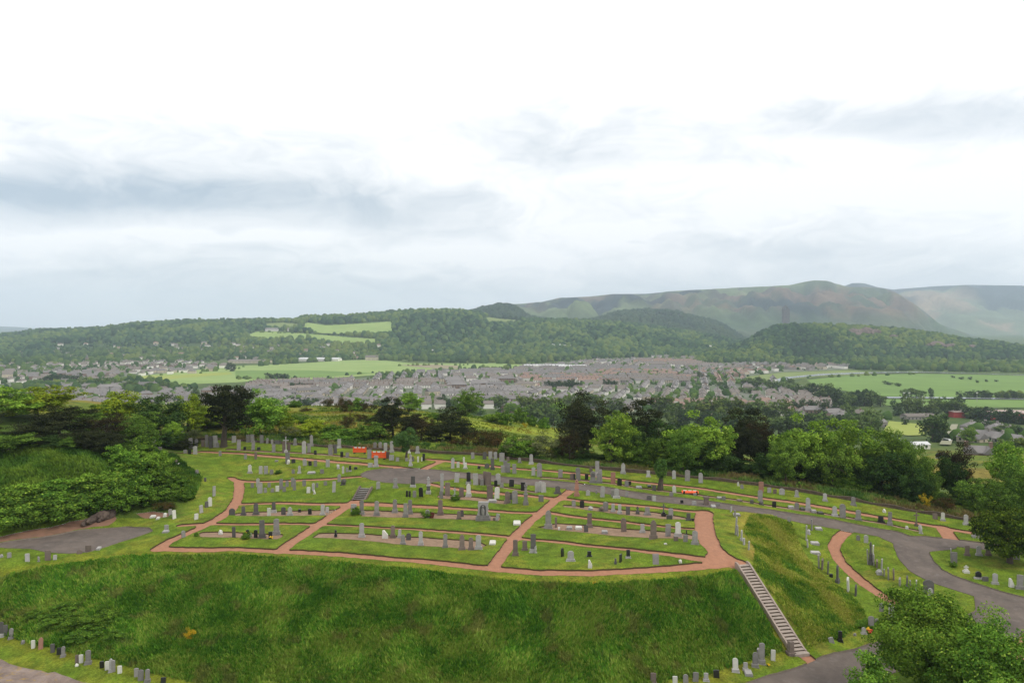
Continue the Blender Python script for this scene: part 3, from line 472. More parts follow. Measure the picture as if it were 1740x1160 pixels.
(0, 967): """15 680 50 155 r d P;55 670 48 112 f d;115 700 45 106 r g P;340 800 36 82 f w;415 810 42 122 g p;235 752 36 36 u g;538 845 40 92 f d;600 865 42 70 f b;645 885 42 106 r g P;785 950 34 82 f n;828 950 40 86 f w;785 982 34 26 u w;900 960 58 146 r g P;1040 1000 42 70 f b;1092 1020 40 86 f w;1130 1040 34 138 r l P;1158 1040 34 125 r g;1222 1055 42 78 f w;1392 1090 44 88 f g;1435 1130 54 112 r g;1505 1140 50 132 r g P;1665 1152 50 56 f b""",
(0, 860): """15 518 36 36 u l;95 522 38 56 f g;280 560 42 82 f l;395 560 26 62 u g;487 548 54 106 f n;560 542 34 50 f l;810 482 50 42 r n;903 458 58 64 f n;1008 436 38 14 k l"""}
SHN = dict(f='square topped', F='capped square', r='round topped', g='pointed gothic', s='shouldered', t='squat', k='low flat', u='small carved', c='cross', o='pillar', v='wedge shaped', m='wide capped')
CON = dict(g='grey', l='pale grey', w='white', b='black', n='brown', d='dark grey', p='red', r='dark red')
ZONES = [(lambda x, y: y > 1055 and x < 320, 'at the bank foot, lower left'), (lambda x, y: y > 1050 and x < 1340, 'at the bank foot left of the stairs'), (lambda x, y: x > 1395 and 1010 < y and x < 1520, 'on the grass by the big tree'),
 (lambda x, y: x < 200 and y > 925, 'beside the tarmac clearing'), (lambda x, y: x < 345 and y > 855 and not (y > 900 and x > 360), 'below the ivy slope'), (lambda x, y: x < 400 and 790 < y < 900 and x < 372, 'on the grass near the ivy slope'), (lambda x, y: 370 < x < 585 and 865 < y < 880, 'in the left middle soil bed'),
 (lambda x, y: x < 500 and y > 895, 'in the front left lawn'), (lambda x, y: 560 < x < 835 and 900 < y < 945, 'in the long front soil bed'), (lambda x, y: 590 < x < 905 and 862 < y < 895, 'in the centre soil bed'), (lambda x, y: 835 < x < 1250 and 920 < y < 965, 'on the front triangular lawn'),
 (lambda x, y: 905 < x < 1197 and 884 < y < 930, 'in the right front bed'), (lambda x, y: 950 < x < 1190 and 855 < y < 886, 'in the bed below the pink pillar'), (lambda x, y: 1230 < x < 1285 and 860 < y < 940, 'on the mound beside the long grass'),
 (lambda x, y: 1350 < x < 1450 and 880 < y < 1012, 'on the grass left of the red path'), (lambda x, y: 1455 < x < 1600 and 915 < y < 1015, 'between red path and tarmac road'), (lambda x, y: x > 1605 and y > 925, 'on the round lawn'), (lambda x, y: 380 < x < 640 and 820 < y < 850, 'on the lawn left of the steps'),
 (lambda x, y: 600 < x < 960 and 812 < y < 860, 'on the terrace by the steps'), (lambda x, y: 380 < x < 640 and 780 < y < 812, 'on the upper left lawn'), (lambda x, y: x < 480, 'under trees at the back left'), (lambda x, y: x < 700, 'by the orange barriers'),
 (lambda x, y: x < 1000 and y < 830, 'in the rows behind the tarmac circle'), (lambda x, y: x < 1300, 'in the back rows right of centre'), (lambda x, y: True, 'along the back right path')]
def zone(x, y):
    for f, s in ZONES:
        if f(x, y): return s
NUMBER = []          # things whose labels may need telling apart: (object, base label, x)
def arc(w, h, rise, n=9):
    R_ = (w*w/4+rise*rise)/(2*rise); a = math.asin(min(1, w/2/R_)); a = a if rise <= w/2 else math.pi-a
    return [(R_*math.sin(t), h-R_+R_*math.cos(t)) for t in [a-2*a*i/(n-1) for i in range(n)]]
def profile(sh, w, h):
    if sh == 'r': top = arc(w, h, min(w*rnd.choice([.22, .3, .42]), h*.4))
    elif sh == 'g': ys = h-w*.75; top = [(w/2, ys), (w*.44, ys+w*.28), (w*.27, ys+w*.55), (0, h), (-w*.27, ys+w*.55), (-w*.44, ys+w*.28), (-w/2, ys)]
    elif sh == 's': ys = h-w*.38; top = [(w/2, ys), (w*.36, ys)]+[(x, z) for x, z in arc(w*.62, h, w*.28, 7)]+[(-w*.36, ys), (-w/2, ys)]
    else: top = [(w/2, h-.02), (w/2-.03, h), (-w/2+.03, h), (-w/2, h-.02)] if rnd.random() < .6 else [(w/2, h-w*.07), (0, h), (-w/2, h-w*.07)]
    return [(-w/2*1.0, -.25), (w/2, -.25)]+top
def lumpy(seed, r, squash=1.0, amp=.28, sub=2):
    import bmesh
    bm = bmesh.new(); bmesh.ops.create_icosphere(bm, subdivisions=sub, radius=1); q = np.random.RandomState(seed); off = q.rand(3)*50; vs = []
    for v in bm.verts:
        n = float(fbm(np.array([v.co.x*1.7+off[0]+v.co.z]), np.array([v.co.y*1.7+off[1]-v.co.z*.7]), 3)[0]); k = 1+(n-.5)*2*amp*1.6; vs.append((v.co.x*r*k, v.co.y*r*k, v.co.z*r*k*squash))
    fs = [tuple(v.index for v in f.verts) for f in bm.faces]; bm.free(); return vs, fs
def stone(X, Y, Z, w, h, sh, co, fl, px, py):
    m = M[co]; base = 'gravestone'; cat = 'gravestone'; rz = (.05-rnd.random()*.12)+math.atan2(-X, Y)*.3
    if 'S' in fl: rz = .95+rnd.random()*.15; w = max(.42, (w-.12)/.54)
    ly = rnd.uniform(-.08, .06); lx = rnd.gauss(0, .028)
    if 'L' in fl: lx = .28 if rnd.random() < .5 else -.3
    t = max(.11, min(.2, w*.2)); size = 'tall ' if h > 1.75 else ('small ' if h < .75 else ''); z = zone(px, py); pk = 'P' in fl
    o = None
    def single(name, mb): return mb.build(name, m, None, loc=(X, Y, Z), rot=(lx*0+ly, lx, rz))
    if sh in 'fFrgst':
        kind = {'r': 'headstone', 'f': 'headstone'}.get(sh, 'headstone')
        if pk:
            o = empty('headstone', (X, Y, Z), rz); ph = min(.42, h*.2); mb = MB(); mb.prism([(x, q) for x, q in profile(sh, w*.84, h-ph) if 1], t)
            for i, v in enumerate(mb.v): mb.v[i] = (v[0], v[1], max(v[2], -.02)+ph)
            if sh == 'F': mb.box((0, 0, h-.09), (w, t*1.7, .16)); mb.box((0, 0, h+.03), (w*.7, t*1.3, .1))
            s = mb.build('slab', m, o, rot=(ly*.4, lx*.4, 0)); mb = MB(); mb.box((0, 0, ph/2-.2), (w*1.12, t*2.2, ph+.4)); mb.box((0, 0, .02-.15), (w*1.3, t*3.0, .3))
            pm = M['l'] if co in 'bd' and rnd.random() < .5 else (m if co != 'w' else M['l']); mb.build('plinth', pm, o)
            if co in 'gnd' and sh in 'rg' and w > .8:
                mb = MB(); mb.prism([(x*.72, max(q, h*.45)*.97) for x, q in profile(sh, w*.84, h-ph)], .03, 0, -t/2-.012, ph*.3); mb.build('inscribed_panel', M['d' if co != 'd' else 'g'], s)
        else:
            mb = MB(); mb.prism(profile(sh, w, h), t if sh != 't' else t*1.6); o = single('headstone', mb)
        base = 'headstone'
    elif sh == 'k':
        mb = MB(); d = max(.6, h*1.9); mb.box((0, d/2-.3, .02), (w, d, .22)); mb.box((0, d/2-.3, .16), (w*.86, d*.9, .08)); o = mb.build('grave_slab', m, None, loc=(X, Y, Z), rot=(.06+rnd.random()*.08, 0, rz)); base = 'grave slab'; cat = 'grave slab'
    elif sh == 'u':
        mb = MB(); vs, fs = lumpy(int(px*7+py), .5, 1, .4); mb.add([(a*w*.9, b*w*.7, (c+.45)*h) for a, b, c in vs], fs); mb.box((0, 0, -.02), (w*.9, w*.7, .16)); o = single('grave_ornament', mb); base = 'grave ornament'; cat = 'grave ornament'
    elif sh == 'v':
        mb = MB(); mb.prism([(-w/2, -.2), (w/2, -.2), (w/2, h*.35), (-w*.1, h), (-w*.4, h*.95)], .3); o = single('headstone', mb); base = 'headstone'
    elif sh == 'm':
        o = empty('pedestal_tomb', (X, Y, Z), rz); mb = MB(); mb.box((0, 0, h*.35), (w*.78, w*.7, h*.9), top=.92); mb.build('pedestal', m, o); mb = MB(); mb.box((0, 0, h*.86), (w*1.05, w*.95, h*.12)); mb.box((0, 0, h*.95), (w*.8, w*.7, h*.08)); mb.build('cap', m, o); base = 'pedestal tomb'
    elif sh == 'c':
        o = empty('stone_cross', (X, Y, Z), rz); mb = MB(); s = max(.13, w*.3); mb.box((0, 0, h*.5+.1), (s, s*.8, h-.2)); mb.box((0, 0, h*.76), (max(w, h*.36), s*.75, s)); mb.build('cross', m, o)
        mb = MB(); mb.box((0, 0, .02), (w*1.3, w*1.0, .4)); mb.box((0, 0, .26), (w*.8, w*.7, .2)); mb.build('stepped_base', M['b'] if co == 'd' and h > 1.2 else m, o); base = 'cross'; cat = 'gravestone'
    elif sh == 'o':
        o = empty('memorial_pillar', (X, Y, Z), rz); mb = MB(); mb.box((0, 0, h*.02), (w, w, h*.16)); mb.box((0, 0, h*.13), (w*.84, w*.84, h*.07)); mb.build('stepped_base', m if co != 'n' else M['l'], o)
        mb = MB(); mb.box((0, 0, h*.3), (w*.66, w*.66, h*.3)); mb.build('die', M['d'] if co == 'n' else m, o); mb = MB(); mb.box((0, 0, h*.465), (w*.8, w*.8, h*.04)); mb.box((0, 0, h*.66), (w*(.5 if co != 'p' else .66), w*(.5 if co != 'p' else .66), h*.36), top=.8); mb.box((0, 0, h*.85), (w*.62, w*.62, h*.035)); mb.build('shaft', m if co != 'n' else M['l'], o)
        mb = MB(); mb.lathe([(w*.08, h*.865), (w*.2, h*.9), (w*.24, h*.94), (w*.1, h*.975), (w*.03, h*1.0)], 10); mb.build('urn', m if co != 'n' else M['l'], o); base = 'memorial pillar'; size = ''
    lab = f"{size}{CON[co]} {SHN[sh] if sh not in 'co' else ''} {base} {z}".replace('  ', ' ')
    if 'S' in fl and sh not in 'cou': lab = lab.replace(base, 'edge-on '+base, 1)
    if 'L' in fl: lab = 'leaning '+lab
    tag(o, None, cat, 'gravestones of the cemetery'); NUMBER.append((o, lab, px)); return o
pos = []
for (ox, oy), s in STONES.items():
    for r in s.replace('\n', '').split(';'):
        q = r.split()
        if q: pos.append((ox+float(q[0])/6, oy+float(q[1])/6, float(q[2])/6, float(q[3])/6, q[4], q[5], q[6:]))
W3 = cast([p[0] for p in pos], [p[1] for p in pos], ymax=200)
for p, (X, Y, Z) in zip(pos, W3):
    zz = float(HZ(X, Y)); stone(X, Y, zz, p[2]/F*Y*.97, max(.12, p[3]/F*Y*.98), p[4], p[5], p[6], p[0], p[1])

# big rough-edged monument with a carved figure in an arch
X, Y, Z = place(750+425/6, 740+855/6); mw = 112/6/F*Y; mh = 185/6/F*Y
o = tag(empty('carved_monument', (X, Y, Z)), 'large rough grey monument with a carved figure in an arched recess', 'monument')
mb = MB(); mb.box((0, 0, .05), (mw*1.35, 1.1, .5)); mb.box((0, 0, .42), (mw*1.1, .85, .3)); mb.build('stepped_base', M['g'], o)
w2 = mw*.46; left = []; right = []
for i in range(12): z = .55+(mh-.55)*i/11; left.append((-w2-rnd.uniform(-.05, .07), z)); right.append((w2+rnd.uniform(-.05, .07), z))
mb = MB(); mb.prism(right+left[::-1], .5); die = mb.build('rough_slab', M['l'], o)
mb = MB(); mb.prism([(x, z) for x, z in [(-mw*.27, .6), (mw*.27, .6)]]+arc(mw*.54, mh*.86, mw*.26), .05, 0, -.28); mb.build('arched_recess', M['d'], die)
mb = MB(); vs, fs = lumpy(4, .5, 1, .25); mb.add([(a*mw*.32, b*.3-.3, c*mh*.55+mh*.45) for a, b, c in vs], fs); vs, fs = lumpy(5, .13, 1, .1, 1); mb.add([(a, b-.32, c+mh*.76) for a, b, c in vs], fs); mb.build('carved_figure', M['g'], die)

# ================================================================ stairs
def stairs(T, B, zt, zb, hw, n, name, label, sm, wm, wallh, newel):
    dx, dy = B[0]-T[0], B[1]-T[1]; L = math.hypot(dx, dy); rz = math.atan2(dy, dx)-math.pi/2*0; o = tag(empty(name, (T[0], T[1], zb), rz), label, 'stairs'); H = zt-zb
    for i in range(n):
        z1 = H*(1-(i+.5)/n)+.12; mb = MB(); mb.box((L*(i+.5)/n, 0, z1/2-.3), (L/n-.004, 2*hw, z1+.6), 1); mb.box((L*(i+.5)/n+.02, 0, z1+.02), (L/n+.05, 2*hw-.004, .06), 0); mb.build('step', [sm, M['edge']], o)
    for s in (-1, 1):
        a = .15; yy = s*(hw+a/2+.01); mb = MB(); q = [(-.3, H+.12), (L+.15, .05+.0), (L+.15, .05+wallh), (L-.1, .1+wallh), (.1, H+.12+wallh), (-.3, H+.12+wallh)]
        vs = [(x, yy-a/2, z) for x, z in q]+[(x, yy+a/2, z) for x, z in q]; vs = [(x, y, z if i % 6 > 1 else z-.8) for i, (x, y, z) in enumerate(vs)]
        mb.add(vs, [(0, 1, 2, 3, 4, 5), (11, 10, 9, 8, 7, 6)]+[(i, i+6, (i+1) % 6+6, (i+1) % 6) for i in range(6)]); mb.build('side_wall', wm, o)
    if newel:
        mb = MB(); mb.box((L+.1, -hw-.3, .4), (.45, .45, 1.3), top=.82); mb.box((L+.1, -hw-.3, -.05), (.62, .62, .5)); mb.build('newel_pillar', M['n'], o)
        mb = MB(); mb.box((L+.3, 0, -.02), (.5, 2*hw+.3, .3)); mb.build('bottom_step', sm, o)
    return o
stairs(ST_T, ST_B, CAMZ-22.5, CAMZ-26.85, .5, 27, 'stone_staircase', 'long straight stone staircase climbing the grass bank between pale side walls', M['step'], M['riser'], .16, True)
stairs(S2_T, S2_B, CAMZ-21.2, CAMZ-22.3, .72, 7, 'short_stairs', 'short flight of dark steps up the lawn beside the tarmac circle', M['g'], M['n'], .18, False)

# ================================================================ back wall, barriers, parapet
def runwall(name, label, s, hgt, th, m, cat, amp=.1, cap=None, **k):
    p = wpts(s, **k); o = None; q = []
    for (a, b), (c, d) in zip(p[:-1], p[1:]):
        L = math.hypot(c-a, d-b); nn = max(1, int(L/.8)); q += [(a+(c-a)*i/nn, b+(d-b)*i/nn) for i in range(nn)]
    q.append(p[-1]); V = []; mb = MB()
    for i, (x, y) in enumerate(q):
        a = q[max(0, i-1)]; b = q[min(len(q)-1, i+1)]; dx, dy = b[0]-a[0], b[1]-a[1]; L = math.hypot(dx, dy)+1e-9; nx, ny = -dy/L*th/2, dx/L*th/2; z = float(HZ(x, y)); h = hgt*(1+amp*(vnoise(np.array([i*.35]), np.array([2.]))[0]-.5)*2)
        V.append([(x-nx, y-ny, z-.4), (x-nx*.8, y-ny*.8, z+h), (x+nx*.8, y+ny*.8, z+h), (x+nx, y+ny, z-.4)])
    vs = [v for r in V for v in r]; fs = []
    for i in range(len(V)-1):
        for j in range(4): fs.append((i*4+j, i*4+(j+1) % 4, (i+1)*4+(j+1) % 4, (i+1)*4+j))
    fs += [(3, 2, 1, 0), tuple(len(vs)-4+j for j in range(4))]; mb.add(vs, fs); return tag(mb.build(name, m), label, cat)
runwall('rubble_wall', 'long low crumbling brown rubble wall along the back of the cemetery', "225,743 370,747 500,755 560,760 640,764 720,768 800,772 900,783 1000,795 1100,804 1200,814 1300,826 1400,842 1480,856 1560,870 1690,891 1760,903 1850,925", .36, .45, M['rubble'], 'wall', .5)
def barrier(px, py, wpx, hpx, rz, label, lying=False):
    X, Y, Z = place(px, py); w = wpx/F*Y; h = hpx/F*Y; o = tag(empty('safety_barrier', (X, Y, Z), rz), label, 'barrier', 'orange safety barriers'); mb = MB()
    z0 = .12*h
    for k in range(3): mb.box((0, 0, z0+h*(.14+.3*k)), (w, .07, h*.2))
    for k in range(7): mb.box((-w/2+.03+(w-.06)*k/6, 0, z0+h*.45), (.07, .066, h*.86))
    mb.box((0, .03, z0+h*.45), (w*.96, .02, h*.6)); p = mb.build('panel', M['orange'], o)
    for k in range(3): mb = MB(); mb.box((-w*.3+w*.3*k, -.045, z0+h*.8), (w*.2, .012, h*.17)); mb.build('reflective_strip', M['white'], p)
    for s in (-1, 1): mb = MB(); mb.box((s*w*.38, 0, .06), (.2, .6, .1)); mb.build('foot', M['tyre'], o)
    if lying: o.rotation_euler = (math.radians(-70), 0, rz); o.location.z += .12
barrier(480+787/6, 720+300/6, 23, 11, -.05, 'orange barrier with white strips, left of the standing pair')
barrier(480+983/6, 720+358/6, 25, 13.5, -.08, 'orange barrier standing nearest the small green tree'); barrier(1020+920/6, 760+478/6, 28, 9, -.1, 'orange barrier lying flat on the back bed', True)
a0 = rays(-420, 1085); a1 = rays(0, 1121.5); a2 = rays(260, 1170); hh = .95
A = np.array([a0[0]*-hh/a0[1], -hh/a0[1]]); B1 = np.array([a1[0]*-hh/a1[1], -hh/a1[1]]); B2 = np.array([a2[0]*-hh/a2[1], -hh/a2[1]]); dr = (B2-B1)/np.linalg.norm(B2-B1); nrm = np.array([dr[1], -dr[0]]); nrm = nrm if nrm[1] < 0 else -nrm
L0 = B1-dr*1.6; nu, nv = 200, 30; vs = []
for j in range(nv):
    for i in range(nu):
        p = L0+dr*(i*.025)+nrm*(j*.02); e = (vnoise(np.array([i*.11]), np.array([1.]))[0]-.5)*.025+(vnoise(np.array([i*.5]), np.array([4.]))[0]-.5)*.008
        z = CAMZ-hh-(.03 if j == 0 else 0)+(float(fbm(np.array([p[0]*9]), np.array([p[1]*9]), 4)[0])-.5)*.05; vs.append((p[0]+nrm[0]*-e, p[1]+nrm[1]*-e, z))
fs = [(j*nu+i, j*nu+i+1, (j+1)*nu+i+1, (j+1)*nu+i) for j in range(nv-1) for i in range(nu-1)]; b0 = len(vs)
for j in (0, nv-1): vs += [(vs[j*nu+i][0], vs[j*nu+i][1], CAMZ-3.5) for i in (0, nu-1)]
fs += [tuple([b0]+list(range(0, nu))+[b0+1]), tuple([b0+2]+[(nv-1)*nu+i for i in range(nu)]+[b0+3])]
mb = MB(); mb.add(vs, fs); o = mb.build('parapet_wall', M['lichen']); tag(o, 'weathered stone parapet with yellow lichen in the lower left corner', 'wall')
for p_ in o.data.polygons: p_.use_smooth = len(p_.vertices) == 4

# flowers on graves
def flowers(px, py, r, mats, label):
    X, Y, Z = place(px, py); o = tag(empty('flower_bunch', (X, Y, Z)), label, 'flowers')
    for i, m in enumerate(mats):
        mb = MB()
        for k in range(9): vs, fs = lumpy(k+i*20, r*.3, 1, .3, 1); dx, dy, dz = rnd.gauss(0, r*.4)+i*r*.5, rnd.gauss(0, r*.3), r*(.5+rnd.random()*.8); mb.add([(a+dx, b+dy, c+dz) for a, b, c in vs], fs)
        mb.build('blooms', m, o)
    mb = MB()
    for k in range(12): x, y = rnd.gauss(0, r*.3), rnd.gauss(0, r*.3); mb.tube((x*.3, y*.3, -.05), (x, y, r*.9), .02, .02, 4)
    mb.build('stems', M['gleaf'], o)
M['gleaf'] = mat('green_stem', (.04, .08, .015), None, 4, .9)
flowers(1370+640/6, 920+935/6, .3, [M['yellow'], M['redp']], 'yellow and red flowers on the grass near the big tree'); flowers(461, 915, .22, [M['yellow']], 'yellow flowers beside a black headstone, front left lawn')
flowers(419, 908, .22, [M['yellow'], M['redp']], 'orange flowers beside the black headstones, front left lawn'); flowers(1305, 1131, .15, [M['yellow']], 'small yellow bunch right of the long stairs graves'); flowers(1010, 998-5, .0001+.18, [M['yellow']], 'yellow bunch beside the white wedge stone')
# ================================================================ trees
def leaf_quads(rng, cen, size, out, upb=.25, asp=.75):
    """random leaf-clump faces at cen (n,3), loosely facing outwards"""
    n = len(cen); nv = out/(np.linalg.norm(out, axis=1, keepdims=True)+1e-9)*.8+rng.normal(size=(n, 3))*.62+np.array([0, 0, upb]); nv /= np.linalg.norm(nv, axis=1, keepdims=True)
    a = np.cross(nv, rng.normal(size=(n, 3))); a /= np.linalg.norm(a, axis=1, keepdims=True)+1e-9; b = np.cross(nv, a); s = (size*(.6+.8*rng.rand(n)))[:, None]
    a = a*s*.5; b = b*s*.5*asp; bend = nv*s*.12
    return np.stack([cen-a-b*.4, cen-a*.2-b+bend, cen+a+b*.3, cen+a*.1+b+bend], 1).reshape(-1, 3)
def crown(name, seed, cols, w=9., z0=1.8, z1=10., nclump=42, per=150, leaf=.36, cr=1.35, flat=.75, lean=.25, top=.0, holes=0., core=.25, dens=1.0):
    rng = np.random.RandomState(seed); H = z1-z0; cc = []
    lob = [(rng.uniform(-.26, .26)*w, rng.uniform(-.26, .26)*w, z0+H*rng.uniform(.2, .74), rng.uniform(.26, .36)) for _ in range(6)]+[(0, 0, z0+H*.6, .40), (0, 0, z0+H*.35, .42)]
    while len(cc) < nclump:
        lx, ly, lz, lr = lob[rng.randint(len(lob))]; d = rng.normal(size=3); d /= np.linalg.norm(d); r = lr*(rng.uniform(.75, 1.0) if rng.rand() > core else rng.uniform(.2, .7))
        p = np.array([lx+d[0]*r*w, ly+d[1]*r*w, lz+d[2]*r*H*.95])
        if z0 < p[2] < z1-.3 and math.hypot(p[0], p[1]) < w*.54*(1-top*(p[2]-z0)/H): cc.append(p)
    cc = np.array(cc); P = []; O = []; Cl = []; cols = np.array(cols)
    ctr = np.array([0, 0, z0+H*.42])
    for c in cc:
        k = int(per*rng.uniform(.6, 1.3)*dens); d = rng.normal(size=(k, 3)); d /= np.linalg.norm(d, axis=1, keepdims=True); rr = cr*rng.uniform(.7, 1.25); r = rr*(rng.rand(k)**.4); q = d*r[:, None]*np.array([1, 1, flat]); P.append(c+q)
        O.append(d*.8+(c-ctr)/w*1.0+np.array([0, 0, .1])); mixv = np.clip(rng.rand()*1.2-.1+rng.normal(size=k)*.15, 0, 1)[:, None]; base = cols[0]*(1-mixv)+cols[1]*mixv
        if len(cols) > 2: base = np.where(rng.rand(k, 1) < .1, cols[2], base)
        Cl.append(base*(.8+.4*rng.rand(k, 1)))
    P = np.concatenate(P); O = np.concatenate(O); Cl = np.concatenate(Cl); ex = np.percentile(np.hypot(P[:, 0], P[:, 1]), 97)/(w*.5); P[:, :2] /= ex; zt = np.percentile(P[:, 2], 99.3); P[:, 2] = z0+(P[:, 2]-z0)*(z1-z0)/(zt-z0)*.985; cc[:, :2] /= ex; V = leaf_quads(rng, P, leaf, O); ids = np.arange(len(V)).reshape(-1, 4)
    return np_mesh(name, V, ids, M['leaf'], np.repeat(Cl, 4, axis=0)), cc
def trunk_mesh(name, cc, z0, z1, r=.28, m='bark', nb=9, seed=1):
    rng = random.Random(seed); mb = MB(); top = z0+(z1-z0)*.7; pts = [(0, 0, -.6)]; x = y = 0
    for k in range(1, 6): x += rng.uniform(-.18, .18); y += rng.uniform(-.18, .18); pts.append((x, y, top*k/5))
    for k in range(5): mb.tube(pts[k], pts[k+1], r*(1.25 if k == 0 else 1)*(1-k*.16), r*(1-(k+1)*.16), 8)
    for c in list(cc[rng.sample(range(len(cc)), min(nb, len(cc)))]):
        k = rng.randint(2, 4); s = pts[k]; mid = ((s[0]+c[0])/2, (s[1]+c[1])/2, (s[2]+c[2])/2+.3); mb.tube(s, mid, r*.42, r*.25, 6); mb.tube(mid, tuple(c), r*.25, r*.08, 5)
    return mb.mesh(name, M[m])
G_BR = [(.21, .35, .04), (.095, .19, .025), (.32, .45, .06)]; G_YL = [(.28, .38, .03), (.16, .24, .02), (.32, .35, .02)]; G_MD = [(.135, .235, .035), (.06, .12, .02), (.2, .3, .04)]; G_SH = [(.125, .235, .028), (.05, .11, .016), (.2, .3, .035)]; G_DK = [(.055, .105, .025), (.026, .055, .015), (.09, .14, .03)]
G_PN = [(.042, .050, .020), (.020, .027, .012), (.07, .075, .03)]; G_BN = [(.05, .036, .018), (.028, .026, .013), (.06, .06, .02)]; G_PALE = [(.12, .145, .05), (.07, .10, .03), (.28, .28, .17)]; G_GORSE = [(.045, .06, .015), (.09, .05, .02), (.03, .045, .01)]; G_YEL = [(.55, .38, .02), (.35, .25, .02), (.1, .12, .02)]
G_FAR = [(.060, .088, .028), (.036, .062, .022)]
KINDS = {}
def kind(k, cols, n=2, tr='bark', **kw):
    for i in range(n):
        cm, cc = crown(k+'_crown', hash_(k)+i*31, cols, **kw); KINDS.setdefault(k, []).append((cm, trunk_mesh(k+'_trunk', cc, kw.get('z0', 1.8), kw.get('z1', 10.), kw.get('r', .28) if 0 else .28, tr, seed=i+3), kw.get('w', 9.), kw.get('z1', 10.)))
def hash_(s): return sum(ord(c)*(i+3) for i, c in enumerate(s)) % 9999
kind('lime', G_BR, 3, nclump=120, per=120, leaf=.30, cr=.95, z0=.7)
kind('yellow', G_YL, 2, nclump=110, per=115, leaf=.30, cr=.95, z0=.5)
kind('mid', G_MD, 3, nclump=115, per=115, leaf=.30, cr=.95, z0=.4)
kind('dark', G_DK, 2, nclump=110, per=115, leaf=.30, cr=.95, z0=.3)
kind('pine', G_PN, 3, nclump=105, per=130, leaf=.25, cr=.95, flat=.55, core=.35, z0=.5)
kind('brown', G_BN, 1, nclump=80, per=100, leaf=.26, cr=.9, z0=.8)
kind('pale', G_PALE, 1, nclump=45, per=170, leaf=.26, cr=1.2, z0=.4)
kind('shrub', G_SH, 3, nclump=70, per=120, leaf=.46, cr=1.3, z0=-.3, z1=8., w=10.)
kind('shrubl', [(.16, .29, .032), (.065, .14, .02), (.25, .36, .045)], 2, nclump=70, per=120, leaf=.46, cr=1.3, z0=-.3, z1=8., w=10.)
kind('gorse', G_GORSE, 2, nclump=40, per=150, leaf=.3, cr=1.4, z0=-.3, z1=7., w=10.)
kind('bloom', G_YEL, 1, nclump=22, per=120, leaf=.3, cr=1.3, z0=-.2, z1=7., w=8.)
kind('far', [(.14, .20, .055), (.065, .11, .03)], 4, nclump=34, per=24, leaf=1.05, cr=1.5, z0=.5)
kind('fard', [(.065, .105, .035), (.032, .058, .02)], 2, nclump=34, per=24, leaf=1.0, cr=1.4, z0=.3)
kind('farl', [(.15, .20, .035), (.085, .13, .025)], 2, nclump=34, per=24, leaf=1.0, cr=1.5, z0=.5)
CN = dict(lime='bright green leafy tree', yellow='yellow-green round tree', mid='mid green tree', dark='dark green broad tree', pine='very dark evergreen tree', brown='dark brownish tree', pale='pale blossoming bush', shrub='green leafy bush', shrubl='bright green leafy bush', gorse='dark rusty gorse bush', bloom='yellow flowering gorse bush', far='green tree', fard='dark green tree', farl='light green tree')
def tree(k, X, Y, Z, w, h, label, group=None, name=None, cat='tree', trunk=True, px=None, num=True):
    v = rnd.choice(KINDS[k]); nm = name or ('bush' if 'bush' in CN[k] else 'tree'); cat = 'bush' if 'bush' in CN[k] else cat
    o = empty(nm, (X, Y, Z), rnd.random()*6.28, (w/v[2], w/v[2], h/v[3])); link('crown' if nm != 'bush' else 'foliage', v[0], o)
    if trunk: link('trunk', v[1], o)
    tag(o, None, cat, group)
    if num: NUMBER.append((o, label, px if px is not None else float(pix(X, Y, Z)[0])))
    else: o['label'] = label
    return o
def tree_px(k, px, ytop, wpx, D, label=None, group=None, grow=1.0, **kw):
    ax, az = rays(px, ytop); X = float(ax)*D; Z = float(HZ(X, D)); h = (CAMZ+float(az)*D-Z)*grow; w = wpx/F*D*1.0
    return tree(k, X, D, Z, w, max(h, .8), label or CN[k], group, px=px, **kw)
